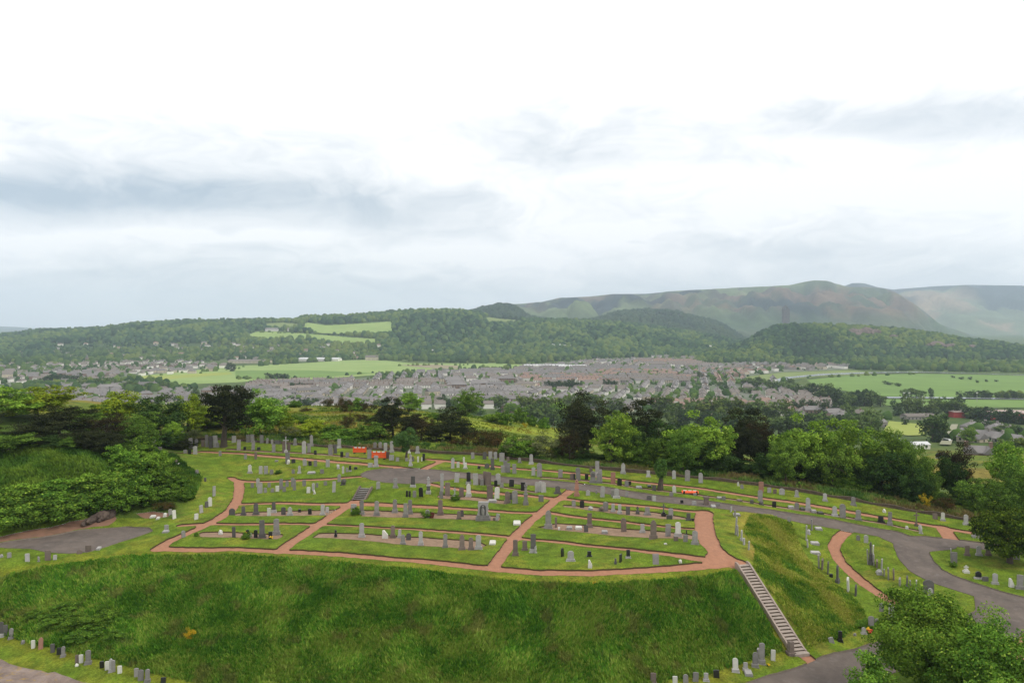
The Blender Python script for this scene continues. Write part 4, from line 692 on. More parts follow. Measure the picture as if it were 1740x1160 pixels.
# cemetery edge trees: kind, centre x, top y, crown width in px, distance
BACKL = 'beyond the back wall, left of centre'; BACKR = 'behind the back wall, right of centre'; LFT = 'above the ivy slope on the left'
for k, x, y, w, D, lb in [
 ('lime', -15, 655, 130, 112, LFT), ('yellow', 62, 655, 115, 122, LFT), ('mid', 12, 735, 85, 92, LFT), ('pine', 100, 690, 100, 101, LFT), ('pine', 62, 712, 90, 96, LFT), ('pine', 140, 728, 80, 97, LFT), ('brown', 180, 700, 80, 104, LFT), ('pine', 168, 735, 70, 98, LFT), ('yellow', 196, 663, 82, 128, LFT), ('mid', 230, 715, 60, 106, LFT), ('mid', 140, 690, 80, 116, LFT), ('pine', -60, 700, 100, 100, LFT),
 ('dark', 265, 672, 88, 124, 'behind the back left graves'), ('mid', 232, 700, 60, 119, 'behind the back left graves'), ('yellow', 318, 670, 70, 133, 'behind the back left graves'), ('lime', 293, 715, 34, 119, 'behind the back left graves'), ('yellow', 350, 690, 70, 137, 'behind the back left graves'), ('pale', 328, 728, 46, 122, 'behind the back left graves'),
 ('lime', 440, 662, 92, 128, 'beside the lone dark evergreen'), ('yellow', 474, 695, 52, 131, 'beside the lone dark evergreen'), ('mid', 410, 700, 50, 136, 'beside the lone dark evergreen'), ('mid', 374, 715, 60, 140, 'beside the lone dark evergreen'), ('pale', 492, 722, 34, 124, BACKL), ('yellow', 526, 710, 52, 127, BACKL), ('shrubl', 575, 728, 60, 124, BACKL), ('shrubl', 610, 722, 60, 127, BACKL), ('mid', 634, 715, 60, 127, BACKL),
 ('pine', 668, 674, 62, 133, BACKL), ('pine', 690, 700, 56, 130, BACKL), ('pine', 645, 706, 46, 130, BACKL), ('brown', 716, 702, 46, 128, BACKL), ('pine', 765, 690, 62, 132, BACKL), ('pine', 742, 716, 50, 128, BACKL), ('pine', 786, 716, 44, 130, BACKL), ('lime', 703, 665, 46, 230, BACKL), ('mid', 797, 658, 50, 225, BACKL), ('lime', 840, 700, 40, 200, BACKL),
 ('gorse', 815, 726, 60, 124, BACKL), ('gorse', 845, 730, 60, 122, BACKL), ('gorse', 790, 738, 50, 120, BACKL), ('shrub', 875, 742, 55, 113, BACKR), ('pale', 862, 745, 30, 112, BACKR), ('pale', 925, 736, 75, 114, BACKR), ('pale', 900, 738, 50, 117, BACKR),
 ('pine', 1000, 668, 92, 124, BACKR), ('pine', 975, 712, 60, 119, BACKR), ('brown', 968, 728, 40, 112, BACKR), ('pine', 1090, 676, 80, 128, BACKR), ('dark', 1075, 720, 60, 120, BACKR), ('lime', 1038, 700, 80, 112, BACKR), ('mid', 1085, 748, 50, 112, BACKR), ('mid', 1125, 740, 70, 112, BACKR), ('dark', 1130, 712, 60, 124, BACKR),
 ('lime', 1190, 702, 105, 110, BACKR), ('mid', 1160, 730, 60, 106, BACKR), ('dark', 1205, 745, 80, 109, BACKR), ('pine', 1262, 692, 80, 122, BACKR), ('brown', 1292, 704, 50, 116, BACKR), ('pine', 1240, 722, 70, 114, BACKR), ('pine', 1300, 730, 60, 112, BACKR), ('lime', 1365, 708, 95, 107, BACKR), ('mid', 1335, 745, 60, 103, BACKR), ('dark', 1385, 765, 80, 107, BACKR),
 ('lime', 1440, 712, 95, 108, BACKR), ('mid', 1415, 742, 70, 104, BACKR), ('dark', 1450, 770, 70, 106, BACKR), ('dark', 1310, 770, 60, 106, BACKR), ('mid', 1510, 728, 70, 108, BACKR), ('dark', 1500, 765, 80, 104, BACKR), ('mid', 1548, 752, 60, 103, BACKR), ('dark', 1545, 790, 60, 101, BACKR), ('mid', 1575, 785, 40, 102, BACKR),
 ('brown', 1626, 748, 62, 108, 'at the right edge behind the wall'), ('dark', 1622, 775, 50, 106, 'at the right edge behind the wall'), ('mid', 1655, 815, 55, 97, 'at the right edge behind the wall'), ('mid', 1690, 812, 60, 96, 'at the right edge behind the wall'), ('lime', 1728, 752, 80, 104, 'at the right edge behind the wall'), ('mid', 1735, 790, 70, 98, 'at the right edge behind the wall'),
 ('gorse', 1610, 842, 44, 97, 'at the right edge behind the wall'), ('bloom', 1573, 838, 18, 97, 'at the right edge behind the wall')]:
    kk = k
    if k == 'lime' and y > 690 and x > 1000: pass
    tree_px(kk, x, y+2, w*1.12, D, f"{CN[k]} {lb}", 'trees and bushes around the cemetery', trunk=k not in ('shrub', 'shrubl', 'gorse', 'bloom', 'pale'))
# pines, low hillside bushes and shrubs, beyond
for k, x, yb, w, h in [('gorse', 583, 700, 36, 26), ('gorse', 560, 690, 26, 14), ('shrubl', 604, 698, 30, 22), ('gorse', 620, 700, 26, 18), ('gorse', 655, 712, 26, 22), ('gorse', 590, 728, 24, 24), ('gorse', 610, 716, 30, 14), ('shrub', 500, 692, 26, 12), ('gorse', 530, 684, 20, 8), ('gorse', 520, 700, 20, 8), ('shrub', 505, 718, 40, 14), ('shrub', 560, 735, 40, 14), ('shrub', 700, 720, 24, 14),
  ('bloom', 892, 727, 9, 9), ('shrubl', 925, 729, 20, 20), ('shrub', 860, 722, 26, 24), ('shrub', 885, 718, 24, 26), ('shrub', 905, 724, 20, 18), ('shrubl', 840, 716, 24, 16), ('shrub', 945, 722, 24, 20), ('lime', 946, 712, 34, 30), ('lime', 870, 706, 26, 26), ('far', 850, 700, 26, 28), ('shrub', 740, 712, 26, 10), ('shrub', 775, 722, 20, 10), ('gorse', 800, 745, 26, 14), ('shrub', 810, 705, 26, 12), ('shrub', 990, 740, 30, 24)]:
    X, Y, Z = place(x, yb, ymin=122); tree(k, X, Y, Z, w*1.1/F*Y, h/F*Y, f"{CN[k]} on the rough hillside beyond the wall", 'bushes on the hillside', trunk=False, px=x)
_x = 955
while _x < 1690:
    _d = float(np.interp(_x, [955, 1200, 1450, 1690], [113, 109, 104, 98])); _y = float(np.interp(_x, [955, 1200, 1450, 1690], [760, 770, 812, 850]))
    tree_px(rnd.choice(['dark', 'mid', 'dark', 'shrub']), _x, _y+rnd.uniform(-8, 8), rnd.uniform(36, 60), _d+rnd.uniform(0, 5), 'dark undergrowth bush beneath the trees behind the wall', 'undergrowth bushes beneath the trees', name='bush', trunk=False); _x += rnd.uniform(15, 24)
_x = 20
while _x < 330:
    tree_px(rnd.choice(['dark', 'mid', 'pine']), _x, 742+rnd.uniform(-10, 10), rnd.uniform(36, 60), 95 if _x < 200 else 117, 'dark undergrowth bush beneath the left trees', 'undergrowth bushes beneath the trees', name='bush', trunk=False); _x += rnd.uniform(18, 30)
# the lone dark evergreen, the small tree by the barriers, the pollard, the island tree, the near tree
def special(name, kindname, cols, px, pyb, ytop, wpx, label, tr, crown_kw, trw=.28, D=None, solo=True):
    X, Y, Z = place(px, pyb) if D is None else (float(rays(px, ytop)[0])*D, D, 0)
    if D is not None: Z = float(HZ(X, Y))
    h = CAMZ+float(rays(px, ytop)[1])*Y-Z; w = wpx/F*Y; o = tag(empty(name, (X, Y, Z)), label, 'tree'); cm, cc = crown('crown', hash_(name+label), cols, w=w, z1=h, **crown_kw); link('crown', cm, o); link('trunk', trunk_mesh('trunk', cc, crown_kw['z0'], h, trw, tr, 14, 5), o)
special('evergreen_tree', 'pine', G_PN, 380, 759, 655, 92, 'lone dark evergreen tree with a thick bare trunk among the back graves', 'bark', dict(z0=2.6, nclump=75, per=190, leaf=.26, cr=1.0, flat=.45), .55)
special('small_tree', 'mid', [(.10, .18, .05), (.06, .12, .03)], 690, 781, 728, 44, 'small round green tree with dark trunk beside the orange barriers', 'bark', dict(z0=1.5, nclump=50, per=170, leaf=.2, cr=.6), .2)
special('pollard_tree', 'mid', [(.11, .20, .04), (.06, .13, .03)], 1122, 831, 780, 22, 'small pollarded tree with a thick stubby trunk in the back right bed', 'bark', dict(z0=1.3, nclump=34, per=150, leaf=.17, cr=.42, flat=1.3), .42)
special('spreading_tree', 'dark', [(.085, .14, .016), (.03, .06, .010), (.15, .21, .022)], 1716, 956, 862, 112, 'dark green spreading tree with a short forked trunk on the round lawn', 'bark', dict(z0=1.1, nclump=120, per=230, leaf=.24, cr=.8, flat=.6, core=.3), .3)
BIG = [(.17, .30, .034), (.08, .165, .02), (.28, .39, .05)]
special('near_tree', 'big', BIG, 1612, 1160, 1022, 225, 'large near leafy tree filling the lower right corner', 'bark', dict(z0=.8, nclump=230, per=330, leaf=.165, cr=.8, core=.25), .35, D=50)
special('near_tree', 'big', BIG, 1700, 1160, 1062, 190, 'second leafy near tree, at the right edge of the frame bottom', 'bark', dict(z0=.5, nclump=170, per=300, leaf=.16, cr=.75), .3, D=46)
special('near_tree', 'big', BIG, 1500, 1160, 1118, 110, 'low leafy near tree left of the biggest near tree', 'bark', dict(z0=.3, nclump=80, per=260, leaf=.16, cr=.6), .2, D=47)

# ivy-covered slope: bushes one by one
for i, (k, x, y, w, h) in enumerate([('shrubl', 215, 835, 90, 50), ('shrubl', 255, 800, 70, 42), ('shrub', 195, 865, 70, 44), ('shrub', 235, 858, 64, 44), ('shrubl', 150, 845, 90, 40), ('shrubl', 95, 850, 90, 34), ('shrub', 110, 880, 90, 40), ('shrub', 60, 885, 90, 40), ('shrub', 15, 893, 90, 46), ('shrubl', 30, 860, 90, 36), ('shrub', -30, 885, 80, 46), ('shrub', 150, 868, 70, 34), ('shrub', 270, 825, 60, 30), ('shrub', 240, 780, 60, 36), ('shrubl', 205, 790, 60, 34), ('shrub', 290, 842, 50, 20), ('shrub', 265, 850, 50, 22), ('shrub', 305, 825, 44, 16), ('gorse', 275, 866, 44, 14), ('shrub', 315, 850, 34, 14), ('shrubl', 275, 790, 44, 22)]):
    X, Y, Z = place(x, y); tree(k, X, Y, Z, w/F*Y, h/F*Y, f"{CN[k]} on the ivy slope", 'bushes on the ivy slope', trunk=False, px=x)
for x, y, w, h in [(130, 1062, 60, 22), (95, 1058, 60, 18), (175, 1060, 60, 22), (150, 1082, 60, 20), (195, 1085, 40, 16), (115, 1035, 50, 14), (60, 1045, 40, 12), (210, 1050, 30, 10), (185, 1030, 36, 10)]:
    X, Y, Z = place(x, y); tree('shrub', X, Y, Z-.1, w/F*Y, h/F*Y, "bramble clump on the left of the grass bank", 'brambles on the bank', trunk=False, px=x, name='bush')
X, Y, Z = place(324, 1086); tree('bloom', X, Y, Z, 24/F*Y, 20/F*Y, 'yellow flowering shrub alone on the grass bank', trunk=False, num=False, name='bush')
for x, y, w, h, lb in [(740-15, 878, 24, 10, 'in the centre soil bed'), (605, 874, 20, 12, 'beside the leaning slab of the centre bed'), (418, 914, 20, 10, 'in the front left bed'), (334, 911, 9, 7, 'at the left end of the front left bed'), (773, 849, 17, 9, 'below the small stone cross'), (1619, 963, 14, 10, 'beside a grey stone on the round lawn'), (1478, 1062, 50, 10, 'under the big tree branches'), (473, 804, 14, 6, 'on the upper left lawn')]:
    X, Y, Z = place(x, y); tree('shrub', X, Y, Z, w/F*Y, h/F*Y, f"small green plant {lb}", 'small plants on the graves', trunk=False, px=x, name='plant')
# rock face on the left
for i, (x, y, w, h) in enumerate([(163, 886, 18, 15), (146, 892, 14, 11), (178, 882, 14, 14)]):
    X, Y, Z = place(x, y); mb = MB(); vs, fs = lumpy(60+i, 1, 1, .5, 3); mb.add([(a*w/F*Y*.5, b*1.2, c*h/F*Y*.6) for a, b, c in vs], fs); o = mb.build('rock', M['rock'], None, loc=(X, Y+.7, Z+h/F*Y*.35)); tag(o, None, 'rock', 'rocks below the ivy'); NUMBER.append((o, 'brown rock outcrop below the ivy bushes', x))

# ---------------------------------------------------------------- rough grass tufts: stuff
def tufts(name, X, Y, col, hgt, wid, n_blade=6, lean=.5, label=None):
    rng = np.random.RandomState(hash_(name)); n = len(X); Z = HZ(X, Y); cen = np.repeat(np.c_[X, Y, Z-.03], n_blade, 0); N = n*n_blade; a = rng.rand(N)*6.283; r = rng.rand(N)*.22
    b = cen+np.c_[np.cos(a)*r, np.sin(a)*r, np.zeros(N)]; hh = np.repeat(hgt*(.6+.8*rng.rand(n)), n_blade)*(.7+.5*rng.rand(N)); flow = np.repeat(fbm(X*.25, Y*.25, 2)*9, n_blade); la = flow+rng.normal(size=N)*.9; lz = lean*(.4+rng.rand(N))
    t = b+np.c_[np.cos(la)*lz*hh, np.sin(la)*lz*hh, hh]; wd = (wid*(.6+.8*rng.rand(N)))[:, None]; pa = a+1.57; pd = np.c_[np.cos(pa), np.sin(pa), np.zeros(N)]*wd
    mid = (b+t)/2+np.c_[np.zeros(N), np.zeros(N), hh*.08]; V = np.stack([b-pd*.5, b+pd*.5, mid+pd*.45, mid-pd*.45, t], 1).reshape(-1, 3); k = np.arange(N)*5
    Fq = np.stack([k, k+1, k+2, k+3], 1); Ft = np.stack([k+3, k+2, k+4, k+4], 1); c = np.repeat(np.repeat(col, n_blade, 0)*(.75+.5*rng.rand(N, 1)), 5, 0)
    me = np_mesh(name, V, Fq, M['tuft'], c)
    # tips as triangles
    me2 = bpy.data.meshes.new(name); allv = V; F3 = np.stack([k+3, k+2, k+4], 1); nl = Fq.size+F3.size; me2.vertices.add(len(V)); me2.vertices.foreach_set('co', V.astype(np.float32).ravel()); me2.loops.add(nl)
    me2.loops.foreach_set('vertex_index', np.r_[Fq.ravel(), F3.ravel()].astype(np.int32)); me2.polygons.add(len(Fq)+len(F3)); tot = np.r_[np.full(len(Fq), 4), np.full(len(F3), 3)]; me2.polygons.foreach_set('loop_start', np.r_[0, np.cumsum(tot)[:-1]].astype(np.int32)); me2.polygons.foreach_set('loop_total', tot.astype(np.int32))
    a_ = me2.color_attributes.new('tint', 'FLOAT_COLOR', 'POINT'); a_.data.foreach_set('color', np.c_[c, np.ones(len(c))].astype(np.float32).ravel()); me2.materials.append(M['tuft']); me2.update(calc_edges=True); bpy.data.meshes.remove(me)
    return tag(link(name, me2), label, 'grass', kind='stuff')
M['tuft'] = leafmat('long_grass', .2, 0, 0)
def scatter(poly, n, rng):
    p = np.array(poly); lo, hi = p.min(0), p.max(0); x = rng.uniform(lo[0], hi[0], n*6); y = rng.uniform(lo[1], hi[1], n*6); m = poly_sd(x, y, poly) < -.1; return x[m][:n], y[m][:n]
def cmix(f, *cs):
    f = np.clip(f, 0, .9999)*(len(cs)-1); i = f.astype(int); t = (f-i)[:, None]; cs = np.array(cs); return cs[i]*(1-t)+cs[i+1]*t
rg = np.random.RandomState(3)
x, y = scatter(BANKP, 75000, rg); u, v = pix(x, y, HZ(x, y)); k = (u > -120) & (u < 1860) & (v < 1200) & ~((np.abs((x-ST_T[0])*(ST_B[1]-ST_T[1])-(y-ST_T[1])*(ST_B[0]-ST_T[0]))/math.dist(ST_T, ST_B) < 1.1)); x, y = x[k], y[k]
f = .53+(fbm(x*.45, y*.6, 5)-.5)*.55+(rg.rand(len(x))-.5)*.34; dry = fbm(x*.7+20, y*.7, 4); low = sst(60, 54, y); colr = cmix(sst(.3, .72, f+low*.08), (0.065, 0.152, 0.023), (0.109, 0.217, 0.029), (0.167, 0.268, 0.038), (0.275, 0.304, 0.072)); w = (sst(.62, .76, dry)*.45)[:, None]; colr = colr*np.array([.84, 1.04, .68]); colr = colr*(1-w)+np.array([.20, .15, .06])*w
tufts('long_grass', x, y, colr, .30, .09, label='rough long grass covering the big bank below the graves')
x, y = scatter(BANKR, 15000, rg); k = ~((np.abs((x-ST_T[0])*(ST_B[1]-ST_T[1])-(y-ST_T[1])*(ST_B[0]-ST_T[0]))/math.dist(ST_T, ST_B) < 1.15)); x, y = x[k], y[k]; f = fbm(x*.5+7, y*.5, 4)*.75+rg.rand(len(x))*.25
tufts('long_grass', x, y, cmix(sst(.3, .7, f+.10*sst(66, 78, y)-.03), (0.087, 0.196, 0.023), (0.174, 0.275, 0.029), (0.275, 0.348, 0.041), (0.392, 0.392, 0.080)), .2, .08, label='yellowish long grass on the mound right of the stairs')
lw = wpts("225,743 370,747 500,755 560,760 640,764 720,768 800,772 900,783 1000,795 1100,804 1200,814 1300,826 1400,842 1480,856 1560,870 1690,891 1760,903")
xs = []; ys = []
for (a, b), (c, d) in zip(lw[:-1], lw[1:]):
    L = math.hypot(c-a, d-b); k = int(L*55); t = rg.rand(k); o_ = .5+rg.rand(k)**1.3*6.5; nx, ny = -(d-b)/L, (c-a)/L; s = 1 if ny > 0 else -1; xs.append(a+(c-a)*t+nx*s*o_); ys.append(b+(d-b)*t+ny*s*o_)
x = np.concatenate(xs); y = np.concatenate(ys); tufts('weeds', x, y, cmix(sst(.3, .7, fbm(x*.3, y*.3, 4)), (0.058, 0.123, 0.026), (0.109, 0.189, 0.041), (0.174, 0.232, 0.051), (0.203, 0.160, 0.065)), .5, .12, label='rank weeds and grass growing behind the rubble wall')
q = [wpts("0,905 60,895 150,860 230,850 330,850 345,815 300,775 200,745 100,740 0,740 -100,760 -100,900")[i] for i in range(12)]
x, y = scatter(q, 14000, rg); tufts('undergrowth', x, y, cmix(sst(.3, .7, fbm(x*.3, y*.3, 4)), (0.043, 0.102, 0.017), (0.087, 0.174, 0.023), (0.145, 0.232, 0.029)), .42, .13, label='grass and ivy undergrowth on the left slope')
x = rg.uniform(-70, 60, 60000); y = rg.uniform(125, 270, 60000); u, v = pix(x, y, HZ(x, y)); k = (u > 380) & (u < 1010); x, y, u = x[k], y[k], u[k]; f = fbm(x*.06, y*.06, 4); k = rg.rand(len(x)) < np.where((u > 700), .35, .8)*sst(.35, .5, fbm(x*.1+5, y*.1, 3)); x, y, f = x[k], y[k], f[k]
tufts('hill_grass', x, y, cmix(sst(.3, .7, f), (.10, .17, .026), (.19, .24, .03), (.30, .30, .045), (.30, .25, .06)), .3, .22, 4, label='rough tussocky grass on the hillside beyond the wall')

# ---------------------------------------------------------------- woods: stuff made of many small crowns
ICO = lumpy(3, 1, 1, .35, 2); IV = [np.array(lumpy(s, 1, 1, .45, 2)[0]) for s in (3, 8, 13, 21)]; IFc = np.array(ICO[1])
def woods(name, X, Y, Z, r, label, cols, hue=.012):
    n = len(X); rng = np.random.RandomState(n); sel = rng.randint(0, 4, n); base = np.array(IV)[sel]; a = rng.rand(n)*6.28; ca, sa = np.cos(a)[:, None], np.sin(a)[:, None]
    bx = base[:, :, 0]*ca-base[:, :, 1]*sa; by = base[:, :, 0]*sa+base[:, :, 1]*ca; sh = .9+.5*rng.rand(n)[:, None]; rr = r[:, None]
    V = np.stack([X[:, None]+bx*rr, Y[:, None]+by*rr, Z[:, None]+(base[:, :, 2]*sh+.45)*rr], -1); nv = base.shape[1]; Fc = (IFc[None]+np.arange(n)[:, None, None]*nv).reshape(-1, 3)
    c = cmix(np.clip((fbm(X*.006, Y*.003, 3)-.5)*1.5+.5+(rng.rand(n)-.5)*.9, 0, 1), *cols); C3 = np.repeat(c, nv, 0)
    return tag(link(name, np_mesh(name, V.reshape(-1, 3), Fc, M['wood_stuff'], C3)), label, 'woodland', kind='stuff')
def pts_on(key, n, u0, u1, t0=0., t1=1.05, seed=1):
    rng = np.random.RandomState(seed); q = HILLS[key]; u = rng.uniform(u0, u1, n); Y = q['toe']+(q['d']-q['toe'])*rng.uniform(t0, t1, n); X = (u-CX)/F*Y; Z = HALL(X, Y); pu, pv = pix(X, Y, Z); return X, Y, Z, pu, pv, rng
WC = [(.016, .045, .024), (.034, .08, .034), (.065, .12, .04), (.13, .18, .045)]
X, Y, Z, u, v, rng = pts_on('wood', 22000, -160, 1330); ok = np.ones(len(X), bool)
for p in HFP: ok &= poly_sd(u, v+1.5, p) > 1.2
vil = ((u > 90) & (u < 430) & (v > 583)) | ((u > 400) & (u < 650) & (v > 586)); ok &= ~((rng.rand(len(X)) < .72) & vil); r = (3.6+7.5*rng.rand(len(X))**1.6)*np.where(vil, .62, 1); woods('wood', X[ok], Y[ok], Z[ok], r[ok], 'green woodland covering the long middle hill', WC)
X, Y, Z, u, v, rng = pts_on('far_wood', 4500, 700, 1270, .1, 1.1, 2); ok = (hill('moor', X, Y) < hill('far_wood', X, Y)+1) & (Z > FLOOR+4); woods('wood', X[ok], Y[ok], Z[ok], rng.uniform(8, 13, len(X))[ok], 'dark plantation on the knoll behind the middle hill', [(.018, .042, .02), (.03, .06, .024), (.05, .08, .03)])
X, Y, Z, u, v, rng = pts_on('craig', 11000, 1190, 1900, 0., 1.1, 4); cl = np.zeros(len(X), bool); M['cliff'] = mat('cliff', (.22, .15, .13), (.10, .08, .07), .12, .95, 0, False)
for a, b, c_, d in ((1466, 568, 32, 7), (1520, 574, 16, 5), (1600, 590, 34, 6), (1655, 594, 24, 5)): cl |= (((u-a)/c_)**2+((v-b)/d)**2 < 1) & (rng.rand(len(X)) < .9)
ok = ~cl; woods('wood', X[ok], Y[ok], Z[ok], (3+6.5*rng.rand(len(X))**1.5)[ok], 'dense wood on the steep crag below the tower', [(.012, .036, .016), (.026, .065, .022), (.055, .105, .026), (.13, .175, .032)])
for i, (a, b, w_, h_) in enumerate([(1452, 567, 14, 5), (1470, 566, 16, 6), (1485, 568, 12, 5), (1520, 574, 10, 3.5), (1590, 588, 18, 4), (1612, 590, 12, 3.5), (1650, 593, 14, 3.5)]):
    X_, Y_, Z_ = place(a, b, ymin=1900); mb = MB(); vs, fs = lumpy(i+90, 1, 1, .5, 3); mb.add([(p*w_/F*Y_*.75, q_*14, s*h_/F*Y_*1.25) for p, q_, s in vs], fs); o = mb.build('cliff_face', M['cliff'], None, loc=(X_, Y_-3, Z_+3)); tag(o, None, 'cliff', 'cliffs of the crag'); NUMBER.append((o, 'brown rock cliff showing through the wood on the crag', a))
# valley tree belts and clumps: px, py outlines filled with trees
def belt(poly, n, rlo, rhi, seed):
    a = [tuple(map(float, q.split(','))) for q in poly.split()]; p = np.array(a); rng = np.random.RandomState(seed); x = rng.uniform(p[:, 0].min(), p[:, 0].max(), n*3); y = rng.uniform(p[:, 1].min(), p[:, 1].max(), n*3); k = poly_sd(x, y, a) < 0; w = cast(x[k][:n], y[k][:n], ymin=340); return w[:, 0], w[:, 1], w[:, 2], rng.uniform(rlo, rhi, len(w))
BL = [("-160,621 -160,596 300,596 640,585 900,590 1260,590 1260,604 1130,604 1000,612 870,619 640,612 400,612 300,616 100,622", 2600, 5, 9), ("1180,600 1280,604 1500,612 1740,618 1740,633 1480,629 1300,616 1180,616", 700, 5, 8.5), ("1130,598 1260,598 1260,616 1180,616", 160, 4, 7),
  ("-100,640 -100,622 60,622 160,630 100,640", 110, 4, 6.5), ("0,660 150,655 240,646 330,660 320,668 190,668 60,668", 150, 4.5, 7.5), ("440,612 600,606 600,611 440,622", 60, 5, 8)]
BL += [("519,566 600,569 640,573 640,574.5 600,571 519,568", 34, 3.5, 6.5), ("413,563 520,567 520,568 413,565", 22, 3, 6), ("400,643 520,643 640,633 640,634 520,644.5 400,644.5", 26, 2, 4), ("664,621 800,619.5 800,620.5 664,622", 16, 2, 4), ("780,627 905,625 905,628 780,631", 34, 3, 6), ("640,637 780,628 780,632 640,641", 40, 3, 6), ("1370,640 1560,636 1560,637 1370,643", 18, 2, 4), ("1660,672 1740,674 1740,676 1660,675", 20, 3, 5)]
B4 = [belt(*b, 50+i) for i, b in enumerate(BL)]; B4 = [np.concatenate(q) for q in zip(*B4)]; woods('tree_belt', *B4, 'belts of trees along the far side of the valley floor', [(.028, .062, .02), (.05, .095, .026), (.085, .135, .032), (.13, .17, .038)])
# ---------------------------------------------------------------- valley trees that can be told apart
VT = []
def vline(k, pts, n, w, h, lb, jit=3):
    a = [tuple(map(float, q.split(','))) for q in pts.split()]; a = a if len(a) > 1 else a+[(a[0][0]+.5, a[0][1])]; seg = [math.dist(p, q) for p, q in zip(a[:-1], a[1:])]; T_ = sum(seg)
    for i in range(n):
        t = (i+.5)/n*T_
        for (p, q), s in zip(zip(a[:-1], a[1:]), seg):
            if t <= s: break
            t -= s
        VT.append((rnd.choice(k.split('|')), p[0]+(q[0]-p[0])*t/s+rnd.uniform(-jit, jit), p[1]+(q[1]-p[1])*t/s+rnd.uniform(-jit, jit)*.4, w*rnd.uniform(.75, 1.25), h*rnd.uniform(.8, 1.2), lb))
vline('far|farl', "885,705 940,703 1000,702 1050,704", 11, 34, 30, 'in the grove behind the pines'); vline('far|farl|far', "1110,706 1180,712 1250,712 1340,716", 16, 36, 32, 'in the grove below the dense housing')
vline('far|fard', "1130,728 1220,736 1300,742 1400,748", 12, 44, 38, 'in the grove just behind the near pines'); vline('far', "890,718 960,724 1060,728", 8, 38, 30, 'in the grove just behind the near pines')
vline('far|fard', "1345,668 1372,672 1400,678 1425,686 1450,692", 9, 24, 20, 'along the river bend'); vline('far', "1265,655 1300,660 1335,666 1350,655", 9, 24, 16, 'beside the river'); vline('fard|far', "1395,678 1440,690 1500,690", 8, 32, 24, 'beside the meadow')
vline('far|fard', "1340,722 1380,726 1420,730 1460,728 1490,722", 11, 32, 26, 'in front of the riverside houses'); vline('fard', "1452,688 1480,690", 3, 26, 26, 'beside the meadow'); vline('far|fard', "1350,700 1400,706 1450,712", 7, 30, 24, 'in front of the meadow'); vline('far|fard', "1516,705 1560,706 1600,708 1632,708", 7, 32, 30, 'around the playing field'); vline('fard|far', "1635,708 1680,715 1740,722", 8, 30, 22, 'by the red-walled store')
vline('far', "1535,678 1548,676 1562,674 1572,676", 4, 17, 15, 'in the middle of the meadow'); vline('fard', "1582,675", 1, 12, 17, 'in the middle of the meadow'); vline('fard|far', "1625,678 1660,675 1700,677 1740,678", 9, 20, 12, 'along the meadow hedge', 2); vline('fard', "1498,653 1516,655 1534,657", 4, 9, 6, 'as a bush in the meadow', 2); vline('fard', "1610,642 1650,646 1660,650 1700,648", 6, 8, 5, 'as a bush in the meadow', 2)
vline('far', "1460,742 1475,736 1490,746", 4, 34, 34, 'near the playing field'); vline('fard|far', "1580,745 1588,752", 2, 40, 40, 'beside the pale road'); vline('lime', "1640,752", 1, 32, 26, 'beside the pale road'); vline('fard', "1535,722", 1, 15, 12, 'on the playing field edge'); vline('fard|far', "1660,730 1700,738 1740,742", 7, 26, 18, 'behind the sandstone villa'); vline('far|farl', "1690,770 1720,775 1740,765", 4, 34, 26, 'behind the sandstone villa')
vline('fard', "930,663 945,664 960,664 975,664 985,664", 12, 14, 17, 'in the dark conifer screen of the estate', 2); vline('fard', "1030,662 1046,663", 3, 16, 16, 'in the dark conifer screen of the estate', 2)
vline('fard', "450,642 465,643 480,643 490,644", 6, 13, 9, 'behind the central estate', 1); vline('fard', "493,660 500,661 510,662 518,663", 5, 14, 12, 'among the central houses', 2); vline('fard|far', "495,690 520,692 545,694 570,692", 6, 24, 14, 'in front of the central houses'); vline('far', "612,690 640,694 660,690", 4, 18, 14, 'in front of the central houses')
vline('far', "130,660 160,658 200,662 230,664 280,666 310,664", 9, 26, 16, 'left of the yellow field'); vline('far|fard', "60,655 100,650 150,652", 7, 22, 14, 'left of the yellow field'); vline('fard', "385,628 396,630", 2, 12, 11, 'at the tip of the left village'); vline('far', "320,672 345,690 370,688 240,690 210,690", 6, 24, 20, 'between the near left roofs'); vline('far', "700,640 716,640 740,637 760,636", 6, 10, 7, 'along the back of the central estate', 1); vline('fard', "672,648 690,648 700,650", 5, 11, 7, 'along the back of the central estate', 1)
vline('far|fard', "740,690 790,695 810,692 860,690", 7, 24, 18, 'below the central houses'); vline('fard', "845,660 858,660 800,662 830,672", 4, 13, 9, 'among the central houses'); vline('far|fard', "1180,640 1210,650 1240,665 1290,672", 9, 14, 10, 'among the dense housing'); vline('far|fard', "1060,640 1100,650 1130,668 1010,634", 8, 12, 8, 'among the dense housing'); vline('far', "1200,600 1215,606 1240,604 1260,610", 8, 14, 10, 'at the foot of the crag', 2)
A5 = cast([v[1] for v in VT], [v[2] for v in VT], ymin=300)
for (k, px, py, w, h, lb), (X, Y, Z) in zip(VT, A5): tree(k, X, Y, Z, w/F*Y, h/F*Y, f"{CN[k]} {lb}" if k != 'lime' else f"bright green tree {lb}", 'trees in the valley', trunk=h > 18, px=px)

